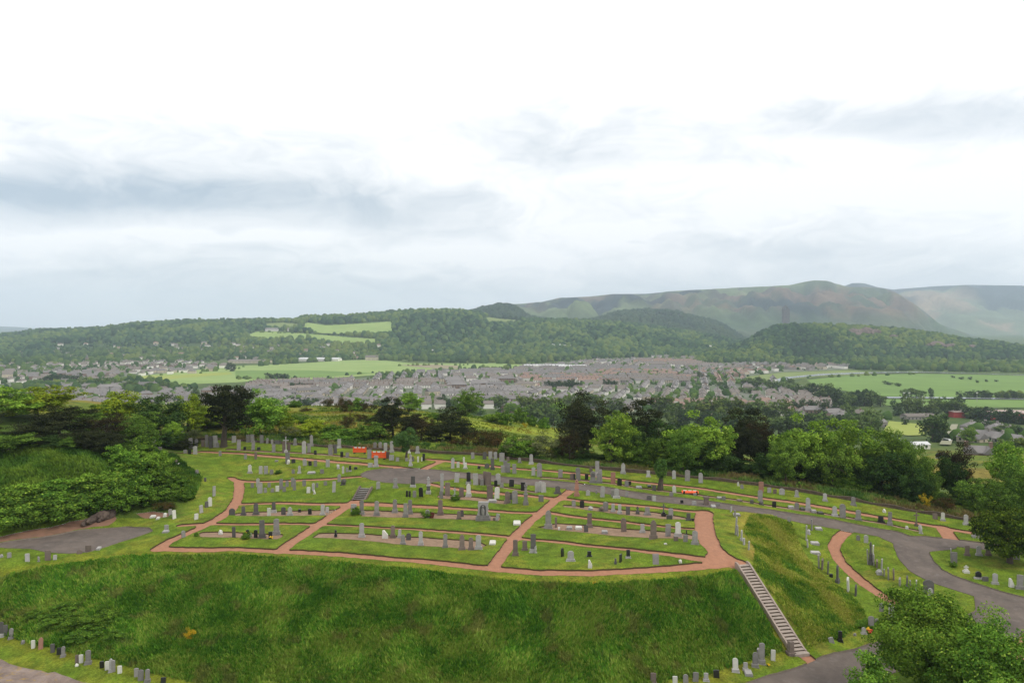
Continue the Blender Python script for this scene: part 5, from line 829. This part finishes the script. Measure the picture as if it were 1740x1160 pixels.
# ---------------------------------------------------------------- houses
def gable(L, W, he, hr, rm, wm, chim=(), win=True, hip=False):
    w = MB(); w.box((0, 0, he/2-.5), (L, W, he+1), 0)
    for s in (-1, 1):
        x = s*L/2
        if not hip: w.add([(x, -W/2, he), (x, W/2, he), (x, 0, he+hr-.25), (x-s*.3, -W/2, he), (x-s*.3, W/2, he), (x-s*.3, 0, he+hr-.25)], [(0, 1, 2), (5, 4, 3), (0, 2, 5, 3), (1, 4, 5, 2)], 0)
    if win:
        n = max(2, int(L/3.4)); ns = 2 if he > 4 else 1; ns = int(he/2.7)
        for fl in range(max(1, ns)):
            for i in range(n):
                x = -L/2+L*(i+.5)/n
                for s in (-1, 1): w.box((x, s*(W/2+.02), 1.5+fl*2.7), (1.2, .1, 1.3), 1)
            for s in (-1, 1): w.box((s*(L/2+.02), 0, 1.5+fl*2.7), (.1, 1.1, 1.3), 1)
    r = MB(); e = .35; hx = W*.4 if hip else 0
    r.add([(-L/2-e*.6, -W/2-e, he-.18), (L/2+e*.6, -W/2-e, he-.18), (L/2+e*.6-hx, 0, he+hr), (-L/2-e*.6+hx, 0, he+hr), (-L/2-e*.6, W/2+e, he-.18), (L/2+e*.6, W/2+e, he-.18), (-L/2-e*.6, -W/2-e, he-.4), (L/2+e*.6, -W/2-e, he-.4), (-L/2-e*.6, W/2+e, he-.4), (L/2+e*.6, W/2+e, he-.4)],
          [(0, 1, 2, 3), (5, 4, 3, 2), (0, 6, 7, 1), (5, 9, 8, 4), (1, 7, 9, 5, 2), (4, 8, 6, 0, 3), (7, 6, 8, 9)], 0)
    c = MB()
    for x in chim: c.box((x, 0, he+hr+.3), (.9, 1.5, 1.9), 0); c.box((x, 0, he+hr+1.3), (1.05, 1.7, .2), 0)
    return w, r, c
TYPES = {}
for nm, L, W, he, hr, ch, hip in [('detached', 11, 8.5, 5.6, 2.9, (-4.6,), False), ('bungalow', 13, 9, 2.9, 2.8, (3,), False), ('pair', 16, 8.5, 5.8, 2.9, (0,), False), ('hipped', 15, 9, 5.3, 2.9, (0,), True), ('terrace', 30, 8.5, 5.8, 3.0, (-14, -7, 0, 7, 14), False), ('long_terrace', 42, 9, 5.8, 3.1, (-20, -10, 0, 10, 20), False), ('flats', 30, 11, 8.2, 3.2, (-10, 10), True)]:
    for wk in 'wcgb':
        for rk in 'gbr': w, r, c = gable(L, W, he, hr, rk, wk, ch, True, hip); TYPES[nm, wk, rk] = (w, r, c, L, W, he, hr)
HM = {}
def chimes(c, m):
    out = []
    for k in range(0, len(c.v), 16):
        mb = MB(); mb.add(c.v[k:k+16], [tuple(i-k for i in f) for f in c.f if k <= min(f) < k+16]); out.append(mb.mesh('chimney', m))
    return out
def house_mesh(nm, wk, rk):
    if (nm, wk, rk) not in HM: w, r, c = TYPES[nm, wk, rk][:3]; HM[nm, wk, rk] = (w.mesh('wall', [M['wall_'+wk], M['glass']]), r.mesh('roof', M['roof_'+rk]), chimes(c, M['wall_b' if rk != 'g' else 'wall_g']))
    return HM[nm, wk, rk]
HR = dict(w='white-walled', c='cream-walled', g='grey-walled', b='brown-walled'); RR = dict(g='grey-roofed', b='brown-roofed', r='red-roofed'); TN = dict(detached='detached house', bungalow='low house', pair='double house', hipped='hip-roofed house', terrace='terrace', long_terrace='long terrace', flats='block of flats')
AREAS = [("430,698 430,652 560,649 640,642 700,634 870,631 900,697", 'in the central estate', (14, 23), 12, 'w'*8+'c'*4+'g'*2+'b', 'g'*8+'b'*3, ['pair', 'detached', 'terrace', 'terrace', 'flats', 'hipped', 'long_terrace'], .8, .12),
 ("900,702 870,631 925,620 1010,614 1130,607 1180,610 1250,642 1330,648 1395,690 1400,708 1150,700", 'in the dense right-hand housing', (13, 22), 12, 'w'*8+'c'*3+'g'*2+'b', 'g'*8+'b'*4+'r', ['pair', 'detached', 'terrace', 'terrace', 'hipped', 'bungalow', 'long_terrace'], .84, -.25),
 ("1182,640 1182,622 1300,619.5 1440,623 1440,627 1330,630 1250,640", 'in the row below the crag', (15, 26), 12, 'wwccgb', 'ggbr', ['pair', 'terrace', 'hipped'], .7, .1),
 ("-150,658 -150,624 100,619 300,614 400,623 388,631 230,640 150,655", 'in the left village', (20, 34), 14, 'wwwwcgb', 'ggbb', ['pair', 'detached', 'bungalow', 'hipped'], .62, .2),
 ("-40,700 60,664 190,658 330,664 425,668 425,702", 'among the near left roofs', (15, 25), 12, 'wcgbb', 'ggbb', ['pair', 'terrace', 'flats', 'detached', 'hipped'], .75, .35),
 ("1330,716 1330,700 1420,700 1500,712 1480,735 1400,728", 'near the riverside trees', (20, 34), 14, 'wcgb', 'ggb', ['pair', 'hipped', 'detached'], .42, .2),
 ("1640,775 1640,722 1740,730 1740,770 1700,760", 'behind the sandstone villa', (16, 28), 14, 'wcgb', 'ggb', ['detached', 'hipped', 'bungalow'], .6, .5)]
HOUSES = []
hr_ = random.Random(21)
for poly, lb, (sx, sy), gp, wks, rks, tys, dens, ang in AREAS:
    a = [tuple(map(float, q.split(','))) for q in poly.split()]; w = cast([q[0] for q in a], [q[1] for q in a], ymin=340); P = [(q[0], q[1]) for q in w]; lo = np.array(P).min(0); hi = np.array(P).max(0); cs = 150.
    bx = lo[0]-60
    while bx < hi[0]+60:
        by = lo[1]-60
        while by < hi[1]+60:
            th = ang+hr_.choice([0, 0, 0, math.pi/2, math.pi/2, .35]); ty = hr_.choice(tys); wk0 = hr_.choice(wks); rk0 = hr_.choice(rks); y = -cs/2
            while y < cs/2:
                x = -cs/2
                while x < cs/2:
                    t_ = ty if hr_.random() < .88 else hr_.choice(tys[:2]); L = TYPES[t_, 'w', 'g'][3]; x += L/2; hx = bx+x*math.cos(th)-y*math.sin(th); hy = by+x*math.sin(th)+y*math.cos(th)
                    if abs(hx-bx) < cs/2 and abs(hy-by) < cs/2 and hr_.random() < dens:
                        if float(poly_sd(np.array([hx]), np.array([hy]), P)[0]) < 0: HOUSES.append((hx, hy, th+hr_.gauss(0, .03)+(math.pi/2 if hr_.random() < .1 and L < 17 else 0), t_, wk0 if hr_.random() < .6 else hr_.choice(wks), rk0 if hr_.random() < .75 else hr_.choice(rks), lb, L))
                    x += L/2+hr_.uniform(3, 8)
                y += sy*hr_.uniform(.9, 1.15)
            by += cs
        bx += cs
# hillside villas among the left woods
for _ in range(150):
    px, py = hr_.choice([(hr_.uniform(90, 430), hr_.uniform(584, 612)), (hr_.uniform(400, 650), hr_.uniform(586, 612)), (hr_.uniform(0, 120), hr_.uniform(596, 606))])
    HOUSES.append((px, py, hr_.uniform(-.4, .6), hr_.choice(['detached', 'pair', 'hipped']), hr_.choice('wwwccg'), hr_.choice('gbbr'), 'on the wooded hillside', None))
V5 = [h for h in HOUSES if h[7] is None]; q = cast([h[0] for h in V5], [h[1] for h in V5], ymin=1500); HOUSES = [h for h in HOUSES if h[7] is not None]+[(X, Y)+h[2:7]+(26.,) for h, (X, Y, Z) in zip(V5, q)]
KEEP = [(1655, 760, 60), (1710, 700, 60), (885, 655, 40), (905, 678, 50)]
H2 = []
hx = np.array([h[0] for h in HOUSES]); hy = np.array([h[1] for h in HOUSES]); hz = HALL(hx, hy)
keepxy = [(*place(a, b, ymin=340)[:2], c) for a, b, c in KEEP]
for h, z in zip(HOUSES, hz):
    u, v = pix(h[0], h[1], z)
    if not (-60 < u < 1800): continue
    if any(math.hypot(h[0]-a, h[1]-b) < c*.5 for a, b, c in keepxy): continue
    H2.append((h, float(z), float(u), float(v), h[7]**.5/h[1] if not (v > 690 and 950 < u < 1330) else h[7]**.5/h[1]*.3))
H2.sort(key=lambda q: -q[4])
for h, z, u, v, s in H2[:290]:
    (X, Y, th, t_, wk, rk, lb, L) = h; wm, rm, cm = house_mesh(t_, wk, rk); o = tag(empty('house', (X, Y, z), th), None, 'house', 'houses of the town'); link('wall', wm, o); r = link('roof', rm, o)
    for q_ in cm: link('chimney', q_, r)
    NUMBER.append((o, f"{HR[wk]} {RR[rk]} {TN[t_]} {lb}", u))
mbs = {}
def addh(mb, src, X, Y, z, th, mi):
    c, s = math.cos(th), math.sin(th); mb.add([(X+a*c-b*s, Y+a*s+b*c, z+e) for a, b, e in src.v], src.f)
    mb.m[-len(src.f):] = [mi+m for m in src.m]
far = MB(); RW = ['w', 'c', 'g', 'b']; RK = ['g', 'b', 'r']
for h, z, u, v, s in H2[290:]:
    (X, Y, th, t_, wk, rk, lb, L) = h; w, r, c = TYPES[t_, wk, rk][:3]; w2 = MB(); w2.add(w.v[:20], [f for f in w.f if max(f) < 20]); addh(far, w2, X, Y, z, th, RW.index(wk)); addh(far, r, X, Y, z, th, 4+RK.index(rk)); addh(far, c, X, Y, z, th, 2)
tag(far.build('distant_houses', [M['wall_'+k] for k in RW]+[M['roof_'+k] for k in RK]), 'hundreds of small distant houses filling the valley town', 'houses', kind='stuff')
print('houses', len(H2), 'near', min(290, len(H2)))
# town garden trees: small ones as one mass
rng = np.random.RandomState(9); n = 3600; hs = [H2[i][0] for i in rng.randint(0, len(H2), n)]; X = np.array([h[0] for h in hs])+rng.normal(size=n)*14; Y = np.array([h[1] for h in hs])+rng.normal(size=n)*14; woods('garden_trees', X, Y, HALL(X, Y), 1.4+3.8*rng.rand(n)**1.5, 'small garden trees and hedges scattered between the town houses', [(.04, .08, .02), (.07, .13, .028), (.11, .17, .035)])

# ---------------------------------------------------------------- particular buildings
def building(px, py, L, W, he, hr, wk, rk, rz, label, name='building', cat='building', chim=(), hip=False, D=None, zoff=0, rmat=None, wmat=None):
    X, Y, Z = place(px, py, ymin=300); w, r, c = gable(L, W, he, hr, rk, wk, chim, True, hip); o = tag(empty(name, (X, Y, Z+zoff), rz), label, cat); w.build('wall', [wmat or M['wall_'+wk], M['glass']], o); rr = r.build('roof', rmat or M['roof_'+rk], o)
    for q_ in chimes(c, M['wall_b']): link('chimney', q_, rr)
    return o
MR = M['metal_roof']
building(895, 589.5, 80, 30, 7, 2, 'w', 'g', .05, 'long pale factory shed by the woods, farthest left of the pair', 'warehouse', 'warehouse', rmat=MR); building(962, 588.5, 90, 26, 6, 2, 'w', 'g', 0, 'long thin pale shed at the edge of the far wood', 'warehouse', 'warehouse', rmat=MR); building(872, 604, 84, 30, 7, 2, 'w', 'g', .05, 'bright pale-roofed shed left of the tree belt', 'warehouse', 'warehouse', rmat=MR); building(925, 588, 24, 20, 5, 2, 'w', 'g', 0, 'tiny pale shed between the long factory sheds', 'warehouse', 'warehouse', rmat=MR)
building(925, 626, 90, 34, 8, 1.5, 'w', 'g', .06, 'large white school block at the back of the dense housing', 'school', 'school', rmat=MR); building(972, 627, 60, 26, 8, 1.5, 'w', 'g', .06, 'white school wing right of the large white block', 'school', 'school', rmat=MR)
building(543, 613, 110, 34, 6, 3, 'w', 'g', -.05, 'long pale depot at the edge of the pale field', 'warehouse', 'warehouse', rmat=MR); building(425, 616.5, 100, 30, 6, 3, 'c', 'b', 0, 'low pinkish depot at the far left edge of the pale field', 'warehouse', 'warehouse'); building(632, 612, 34, 14, 8, 6, 'c', 'b', .1, 'pinkish farmhouse alone on the pale field edge', 'farmhouse', 'house')
building(742, 598, 110, 20, 6, 2, 'c', 'g', 0, 'long low pale building below the wooded hill', 'warehouse', 'warehouse', rmat=MR); building(462, 562, 44, 14, 6, 5, 'w', 'g', 0, 'white farm among the hillside fields, the left one', 'farmhouse', 'house'); building(496, 562, 30, 12, 6, 5, 'w', 'g', .1, 'white farm among the hillside fields, the right one', 'farmhouse', 'house')
building(1525, 624, 110, 30, 6, 2, 'w', 'g', 0, 'long pale shed behind the river meadow', 'warehouse', 'warehouse', rmat=MR)
building(894, 663, 30, 15, 10.5, 3, 'c', 'b', -.25, 'tall cream block of flats beside the conifer screen', 'apartment_block', 'flats', hip=True); building(848, 690, 44, 13, 9, 3.5, 'b', 'g', .15, 'long dark stone tenement below the cream flats', 'apartment_block', 'flats', chim=(-15, 0, 15)); building(895, 690, 24, 13, 9.5, 3.5, 'b', 'g', -.3, 'brown tenement with tall windows below the cream flats', 'apartment_block', 'flats', chim=(-8, 8)); building(866, 700, 18, 12, 8, 3, 'b', 'g', .1, 'small brown tenement in front of the long one', 'apartment_block', 'flats')
building(735, 677, 16, 12, 10, 3, 'c', 'g', .6, 'pale cream hall with greenish roof right of the central houses', 'building', 'building'); building(1190, 705, 46, 18, 6, 3, 'c', 'r', .05, 'long building with red tiled roof at the front of the dense housing', 'building', 'building')
building(1382, 706, 18, 10, 6.5, 3.4, 'b', 'g', -.1, 'long grey-roofed stone terrace behind the near trees', 'terrace', 'house', chim=(-6, 6)); building(1418, 712, 18, 11, 7, 3.4, 'b', 'g', .15, 'stone houses beside the riverside trees', 'terrace', 'house', chim=(-8, 8)); building(1475, 724, 26, 14, 4.5, 2.5, 'g', 'g', .05, 'low grey car workshop near the playing field', 'building', 'building')
building(1560, 712, 28, 12, 3.6, 2, 'g', 'b', .05, 'low brown-roofed pavilion behind the playing field', 'building', 'building')
# store with red walls
X, Y, Z = place(1708, 711, ymin=340); o = tag(empty('store', (X, Y, Z), -.08), 'large flat-roofed store with red walls at the right edge', 'store')
for a, b, c, d, e, nm in [(0, 0, 44, 26, 6.5, 'hall'), (-14, -16, 20, 12, 5.2, 'wing'), (-30, 14, 26, 16, 5, 'wing')]:
    mb = MB(); mb.box((a, b, e/2-.5), (c, d, e+1)); h_ = mb.build(nm, M['red_wall'] if nm != 'hall' else M['red_wall'], o); mb = MB(); mb.box((a, b, e+.1), (c+.8, d+.8, .35)); mb.build('roof', M['pink_roof'], h_)
# sandstone villa and roof nearer
X, Y, Z = place(1662, 783, ymin=250); o = tag(empty('stone_villa', (X, Y, Z), -.35), 'large sandstone villa with grey slate roof, gables and tall chimneys', 'house'); k_ = Y/480.
for (a, b, L, W, he, hr, rz, ch) in [(0, 0, 15, 9, 6.5, 3.8, 0, (-7, 7)), (-5, -3.5, 8, 5.5, 6.5, 3.6, math.pi/2, ()), (5, -3.5, 8, 5.5, 6.5, 3.6, math.pi/2, ())]:
    w, r, c = gable(L*k_, W*k_, he*k_, hr*k_, 'g', 'b', [q*k_ for q in ch], True)
    for mbx, nm, mm in ((w, 'wall', [M['wall_b'], M['glass']]), (r, 'roof', [M['roof_g']]), (c, 'chimney', [M['wall_b']])):
        if not mbx.v: continue
        cs_, sn = math.cos(rz), math.sin(rz); mbx.v = [(a*k_+p*cs_-q*sn, b*k_+p*sn+q*cs_, e) for p, q, e in mbx.v]; mbx.build(nm, mm, o)
building(1684, 824, 17, 8, 3, 2.6, 'b', 'g', .05, 'long low slate-roofed cottage below the sandstone villa', 'cottage', 'house', chim=(-2,)); building(1562, 762, 8, 5, 2.6, 1.0, 'w', 'g', .1, 'low white-roofed hut left of the pale road', 'hut', 'building', rmat=MR)
# white tower, spires, abbey-like tower
def spire(px, py, hpx, wpx, m, label, pointed=True):
    X, Y, Z = place(px, py, ymin=600); w = wpx/F*Y; h = hpx/F*Y; o = tag(empty('church_tower' if pointed else 'tower', (X, Y, Z)), label, 'tower'); mb = MB(); mb.box((0, 0, h*.28), (w, w, h*.6)); mb.build('tower_wall', m, o)
    mb = MB(); b = h*.57; mb.add([(-w/2, -w/2, b), (w/2, -w/2, b), (w/2, w/2, b), (-w/2, w/2, b), (0, 0, h)] if pointed else [(-w/2, -w/2, b), (w/2, -w/2, b), (w/2, w/2, b), (-w/2, w/2, b), (0, 0, h*.62)], [(0, 1, 4), (1, 2, 4), (2, 3, 4), (3, 0, 4)]); mb.build('roof', M['roof_g'], o)
spire(148, 618, 17, 4, M['wall_b'], 'dark church spire rising over the left village'); spire(1207, 594, 13, 3.4, M['wall_w'], 'small bright white tower left of the crag', False); spire(1015, 615, 10, 3.5, M['wall_w'], 'small white church with a pointed steeple behind the dense housing'); spire(616, 664, 12, 2.5, M['wall_w'], 'thin white chimney stack among the central houses', False)
# monument tower on the crag
X, Y, Z = place(1334, 551, ymin=2000); Y += 25; X = (1334-CX)/F*Y; tw = 9/F*Y; thh = CAMZ+float(rays(1334, 517.5)[1])*Y-(CAMZ+float(rays(1334, 553)[1])*Y)
o = tag(empty('monument_tower', (X, Y, CAMZ+float(rays(1334, 553)[1])*Y)), 'tall brown stone monument tower with an open crown on the wooded crag', 'tower')
mb = MB(); mb.box((0, 0, thh*.36), (tw, tw, thh*.8), top=.93)
for s in (.2, .4, .6): mb.box((0, -tw*.49, thh*s), (tw*.16, tw*.1, thh*.06), 1); mb.box((-tw*.49, 0, thh*s), (tw*.1, tw*.16, thh*.06), 1)
mb.box((0, 0, thh*.765), (tw*1.08, tw*1.08, thh*.03)); mb.build('shaft', [M['tower'], M['glass']], o); mb = MB(); mb.box((tw*.56, -tw*.1, thh*.36), (tw*.34, tw*.34, thh*.86)); mb.build('stair_turret', M['tower'], o)
mb = MB()
for a in range(8):
    t = a*math.pi/4; r = tw*.48*(1.2 if a % 2 else 1); p0 = (math.cos(t)*r, math.sin(t)*r, thh*.77); p1 = (math.cos(t)*r*.75, math.sin(t)*r*.75, thh*.87); p2 = (math.cos(t)*r*.15, math.sin(t)*r*.15, thh*.94); mb.tube(p0, p1, tw*.06, tw*.05, 5); mb.tube(p1, p2, tw*.05, tw*.04, 5); mb.tube(p0, (p0[0], p0[1], thh*.88), tw*.06, tw*.01, 5)
mb.tube((0, 0, thh*.9), (0, 0, thh), tw*.12, tw*.02, 6); mb.build('crown', M['tower'], o)
# vehicles on the pale road and the car park
def car(px, py, rz, m, label, L=4.4, van=False):
    X, Y, Z = place(px, py, ymin=250); X, Y, Z = X, Y, Z+.3; o = tag(empty('parked_car' if not van else 'van', (X, Y, Z), rz), label, 'van' if van else 'car'); H = 2.1 if van else 1.45; mb = MB()
    pr = [(-L/2, .3), (L/2, .3), (L/2, .75), (L/2-.9, .9), (L/2-1.6, H), (-L/2+.6, H), (-L/2, .95)]; mb.prism(pr, 1.75); mb.build('body', m, o)
    mb = MB(); mb.prism([(L/2-1.0, .95), (L/2-1.62, H-.1), (-L/2+.62, H-.1), (-L/2+.25, .95)], 1.79); mb.build('windows', M['glass'], o)
    for sx in (-1, 1):
        for sy in (-1, 1): mb = MB(); mb.tube((sx*L*.32, sy*.78, .32), (sx*L*.32, sy*.93, .32), .33, .33, 10); mb.build('wheel', M['tyre'], o)
car(1608, 752, 1.9, M['car_w'], 'white van on the pale road, the nearer one', 5.2, True); car(1620, 736, 1.9, M['car_w'], 'white van farther up the pale road', 5.2, True); car(1602, 778, .2, M['car_d'], 'dark car at the edge of the car park'); car(1592, 794, .4, M['car_w'], 'white car at the bottom of the car park'); car(1598, 786, .3, M['car_s'], 'silver car in the middle of the car park')
for i in range(16): car(1630+i*4.2+rnd.uniform(-1, 1), 697+(i % 3)*2.2, rnd.choice([0, 1.57]), M[rnd.choice(['car_w', 'car_d', 'car_s'])], 'car parked beside the red-walled store') ; C.objects[-1]
def pole(px, py, hpx, label):
    X, Y, Z = place(px, py, ymin=300); h = hpx/F*Y; o = tag(empty('floodlight_mast', (X, Y, Z)), None, 'floodlight', 'floodlight masts'); mb = MB(); mb.tube((0, 0, -1), (0, 0, h), .35, .2, 6); mb.build('mast', M['l'], o); mb = MB(); mb.box((0, 0, h), (2.4, .5, 1.0)); mb.build('lamp_head', M['white'], o); NUMBER.append((o, label, px))
for x in (1536, 1545, 1568, 1660): pole(x, 683 if x != 1568 else 690, 16, 'thin floodlight mast at the edge of the river meadow')

# ---------------------------------------------------------------- tell the look-alikes apart
from collections import defaultdict
def ordn(i): return f"{i}{'th' if 10 <= i % 100 <= 20 else {1: 'st', 2: 'nd', 3: 'rd'}.get(i % 10, 'th')}"
gr = defaultdict(list)
NUMBER = [(o, l if len(l.split()) < 13 else l.replace('edge-on ', ''), x) for o, l, x in NUMBER]
for o, l, x in NUMBER: gr[l].append((x, o))
for l, it in gr.items():
    it.sort(key=lambda q: q[0])
    for i, (x, o) in enumerate(it):
        o['label'] = l if len(it) == 1 else (f"{l}, leftmost such" if i == 0 else (f"{l}, rightmost such" if i == len(it)-1 else f"{l}, {ordn(i+1)} such from left"))
cnt = defaultdict(list)
for o in C.objects:
    if o.parent is None and 'label' in o and o['label'] == 'car parked beside the red-walled store': cnt['c'].append(o)
for i, o in enumerate(sorted(cnt['c'], key=lambda o: o.location.x)): o['label'] = f"car parked beside the red-walled store, {ordn(i+1)} from the left"; o['group'] = 'cars in the store car park'

# ---------------------------------------------------------------- sky, sun, air, camera
SE, SA = math.radians(52), math.radians(112)       # sun elevation, azimuth (from +Y, clockwise)
w = bpy.data.worlds.new("World"); bpy.context.scene.world = w; w.use_nodes = True; nt = w.node_tree; nt.nodes.clear(); N = nt.nodes.new; L = nt.links.new
out = N('ShaderNodeOutputWorld'); sky = N('ShaderNodeTexSky'); sky.sky_type = 'NISHITA'; sky.sun_disc = False; sky.sun_elevation = SE; sky.sun_rotation = SA; b1 = N('ShaderNodeBackground'); b1.inputs[1].default_value = .10; L(sky.outputs[0], b1.inputs[0])
tc = N('ShaderNodeTexCoord'); sp = N('ShaderNodeSeparateXYZ'); L(tc.outputs['Generated'], sp.inputs[0]); x, y, z = sp.outputs
def comb(a, b, c): n = N('ShaderNodeCombineXYZ'); [L(q, n.inputs[i]) if not isinstance(q, (int, float)) else setattr(n.inputs[i], 'default_value', q) for i, q in enumerate((a, b, c))]; return n.outputs[0]
mu = lambda a, b: mathn(nt, 'MULTIPLY', a, b); ad = lambda a, b: mathn(nt, 'ADD', a, b); az = mathn(nt, 'ARCTAN2', x, y)
yc = mathn(nt, 'MAXIMUM', y, .18); P_ = mathn(nt, 'DIVIDE', x, yc); Q_ = mathn(nt, 'DIVIDE', z, yc)        # layout of the cloud banks over the northern horizon
w1 = noise(nt, 1.0, 3, .5, vec=comb(mu(az, 4.), mu(z, 12.), 5.)); w2 = noise(nt, 1.0, 3, .5, vec=comb(mu(az, 6.), mu(z, 14.), 9.)); zz = ad(z, mu(ad(w1, -.5), .07)); aw = ad(az, mu(ad(w2, -.5), .25))
n1 = noise(nt, 1.0, 4, .5, vec=comb(mu(aw, 4.), mu(zz, 9.5), .6)); n2 = noise(nt, 1.0, 5, .55, vec=comb(mu(aw, 11.), mu(zz, 25.), 1.7)); n3 = noise(nt, 1.0, 4, .6, vec=comb(mu(aw, 30.), mu(zz, 62.), 3.7))
Pw = ad(P_, mu(ad(w2, -.5), .22)); Qw = ad(Q_, ad(mu(ad(w1, -.5), .05), mu(ad(n2, -.5), .035)))
f = ad(mu(ad(n1, -.5), .70), ad(mu(ad(n2, -.5), .95), mu(ad(n3, -.5), .38))); f = ad(f, .89)
for px_, py_, sx_, sy_, am in [(30, 325, 300, 40, -.62), (380, 335, 230, 34, -.40), (650, 352, 170, 30, -.38), (800, 385, 90, 20, -.26), (1690, 185, 260, 45, -.40), (1330, 205, 260, 42, -.26), (1010, 250, 200, 55, -.24), (400, 235, 420, 45, -.16), (1350, 425, 300, 24, -.20), (250, 470, 330, 24, -.22), (1700, 470, 280, 20, -.26), (412, 394, 24, 12, -.25), (700, 480, 300, 18, -.10),
        (230, 395, 210, 15, .22), (430, 402, 150, 13, .25), (770, 432, 140, 14, .26), (1610, 325, 230, 48, .38), (1420, 250, 170, 18, .22), (1120, 305, 220, 24, .16), (60, 455, 120, 10, .18), (600, 465, 120, 10, .15), (780, 260, 120, 50, .15)]:
    p = mu(ad(Pw, -(px_-870)/1240), 1240/sx_); q = mu(ad(Qw, -(552-py_)/1240), 1240/sy_); f = ad(f, mu(mathn(nt, 'EXPONENT', mu(ad(mu(p, p), mu(q, q)), -1.)), am*(1.3 if am < 0 else 1.15)))
f = ad(f, mu(rampf(nt, Qw, .22, .38), .55))
c = mixc(nt, rampf(nt, f, 0., 1.), (.45, .535, .615), (1.03, 1.03, 1.03)); c = mixc(nt, rampf(nt, z, .05, .0, 0., .7), c, (.88, .93, 1.0))
b2 = N('ShaderNodeBackground'); L(c, b2.inputs[0]); b2.inputs[1].default_value = 1.0; mx = N('ShaderNodeMixShader'); L(rampf(nt, f, -.3, .4, .86, .97), mx.inputs[0]); L(b1.outputs[0], mx.inputs[1]); L(b2.outputs[0], mx.inputs[2]); L(mx.outputs[0], out.inputs[0])
sl = bpy.data.lights.new('sun', 'SUN'); sl.energy = 1.5; sl.angle = math.radians(10); sl.color = (1, .95, .86); so = bpy.data.objects.new('sun', sl); C.objects.link(so)
from mathutils import Vector
sd = Vector((math.sin(SA)*math.cos(SE), math.cos(SA)*math.cos(SE), math.sin(SE))); so.rotation_euler = sd.to_track_quat('Z', 'Y').to_euler()
hz_ = MB(); hz_.box((1500, 7850, 400), (37000, 16300, 800)); hm, nt2, N2, L2 = newmat('haze'); oo = N2('ShaderNodeOutputMaterial'); pv = N2('ShaderNodeVolumePrincipled'); pv.inputs['Color'].default_value = (.72, .85, 1, 1); pv.inputs['Density'].default_value = 8.5e-5; pv.inputs['Anisotropy'].default_value = .0; L2(pv.outputs[0], oo.inputs['Volume'])
if HAZE: ho = hz_.build('haze', hm); tag(ho, kind='stuff')
cam = bpy.data.cameras.new('camera'); cam.sensor_width = 36; cam.lens = F/1740*36; cam.clip_end = 60000; cam.clip_start = .05; co = bpy.data.objects.new('camera', cam); C.objects.link(co); co.location = (0, 0, CAMZ); co.rotation_euler = (math.pi/2-TH, 0, 0)
sc = bpy.context.scene; sc.camera = co; sc.view_settings.view_transform = 'Standard'; sc.view_settings.look = 'None'; sc.view_settings.exposure = 0.2; sc.view_settings.gamma = 1
sc.cycles.max_bounces = 6; sc.cycles.diffuse_bounces = 3; sc.cycles.volume_bounces = 1; sc.cycles.transparent_max_bounces = 4
print('objects', len(C.objects), 'verts', sum(len(m.vertices) for m in bpy.data.meshes))
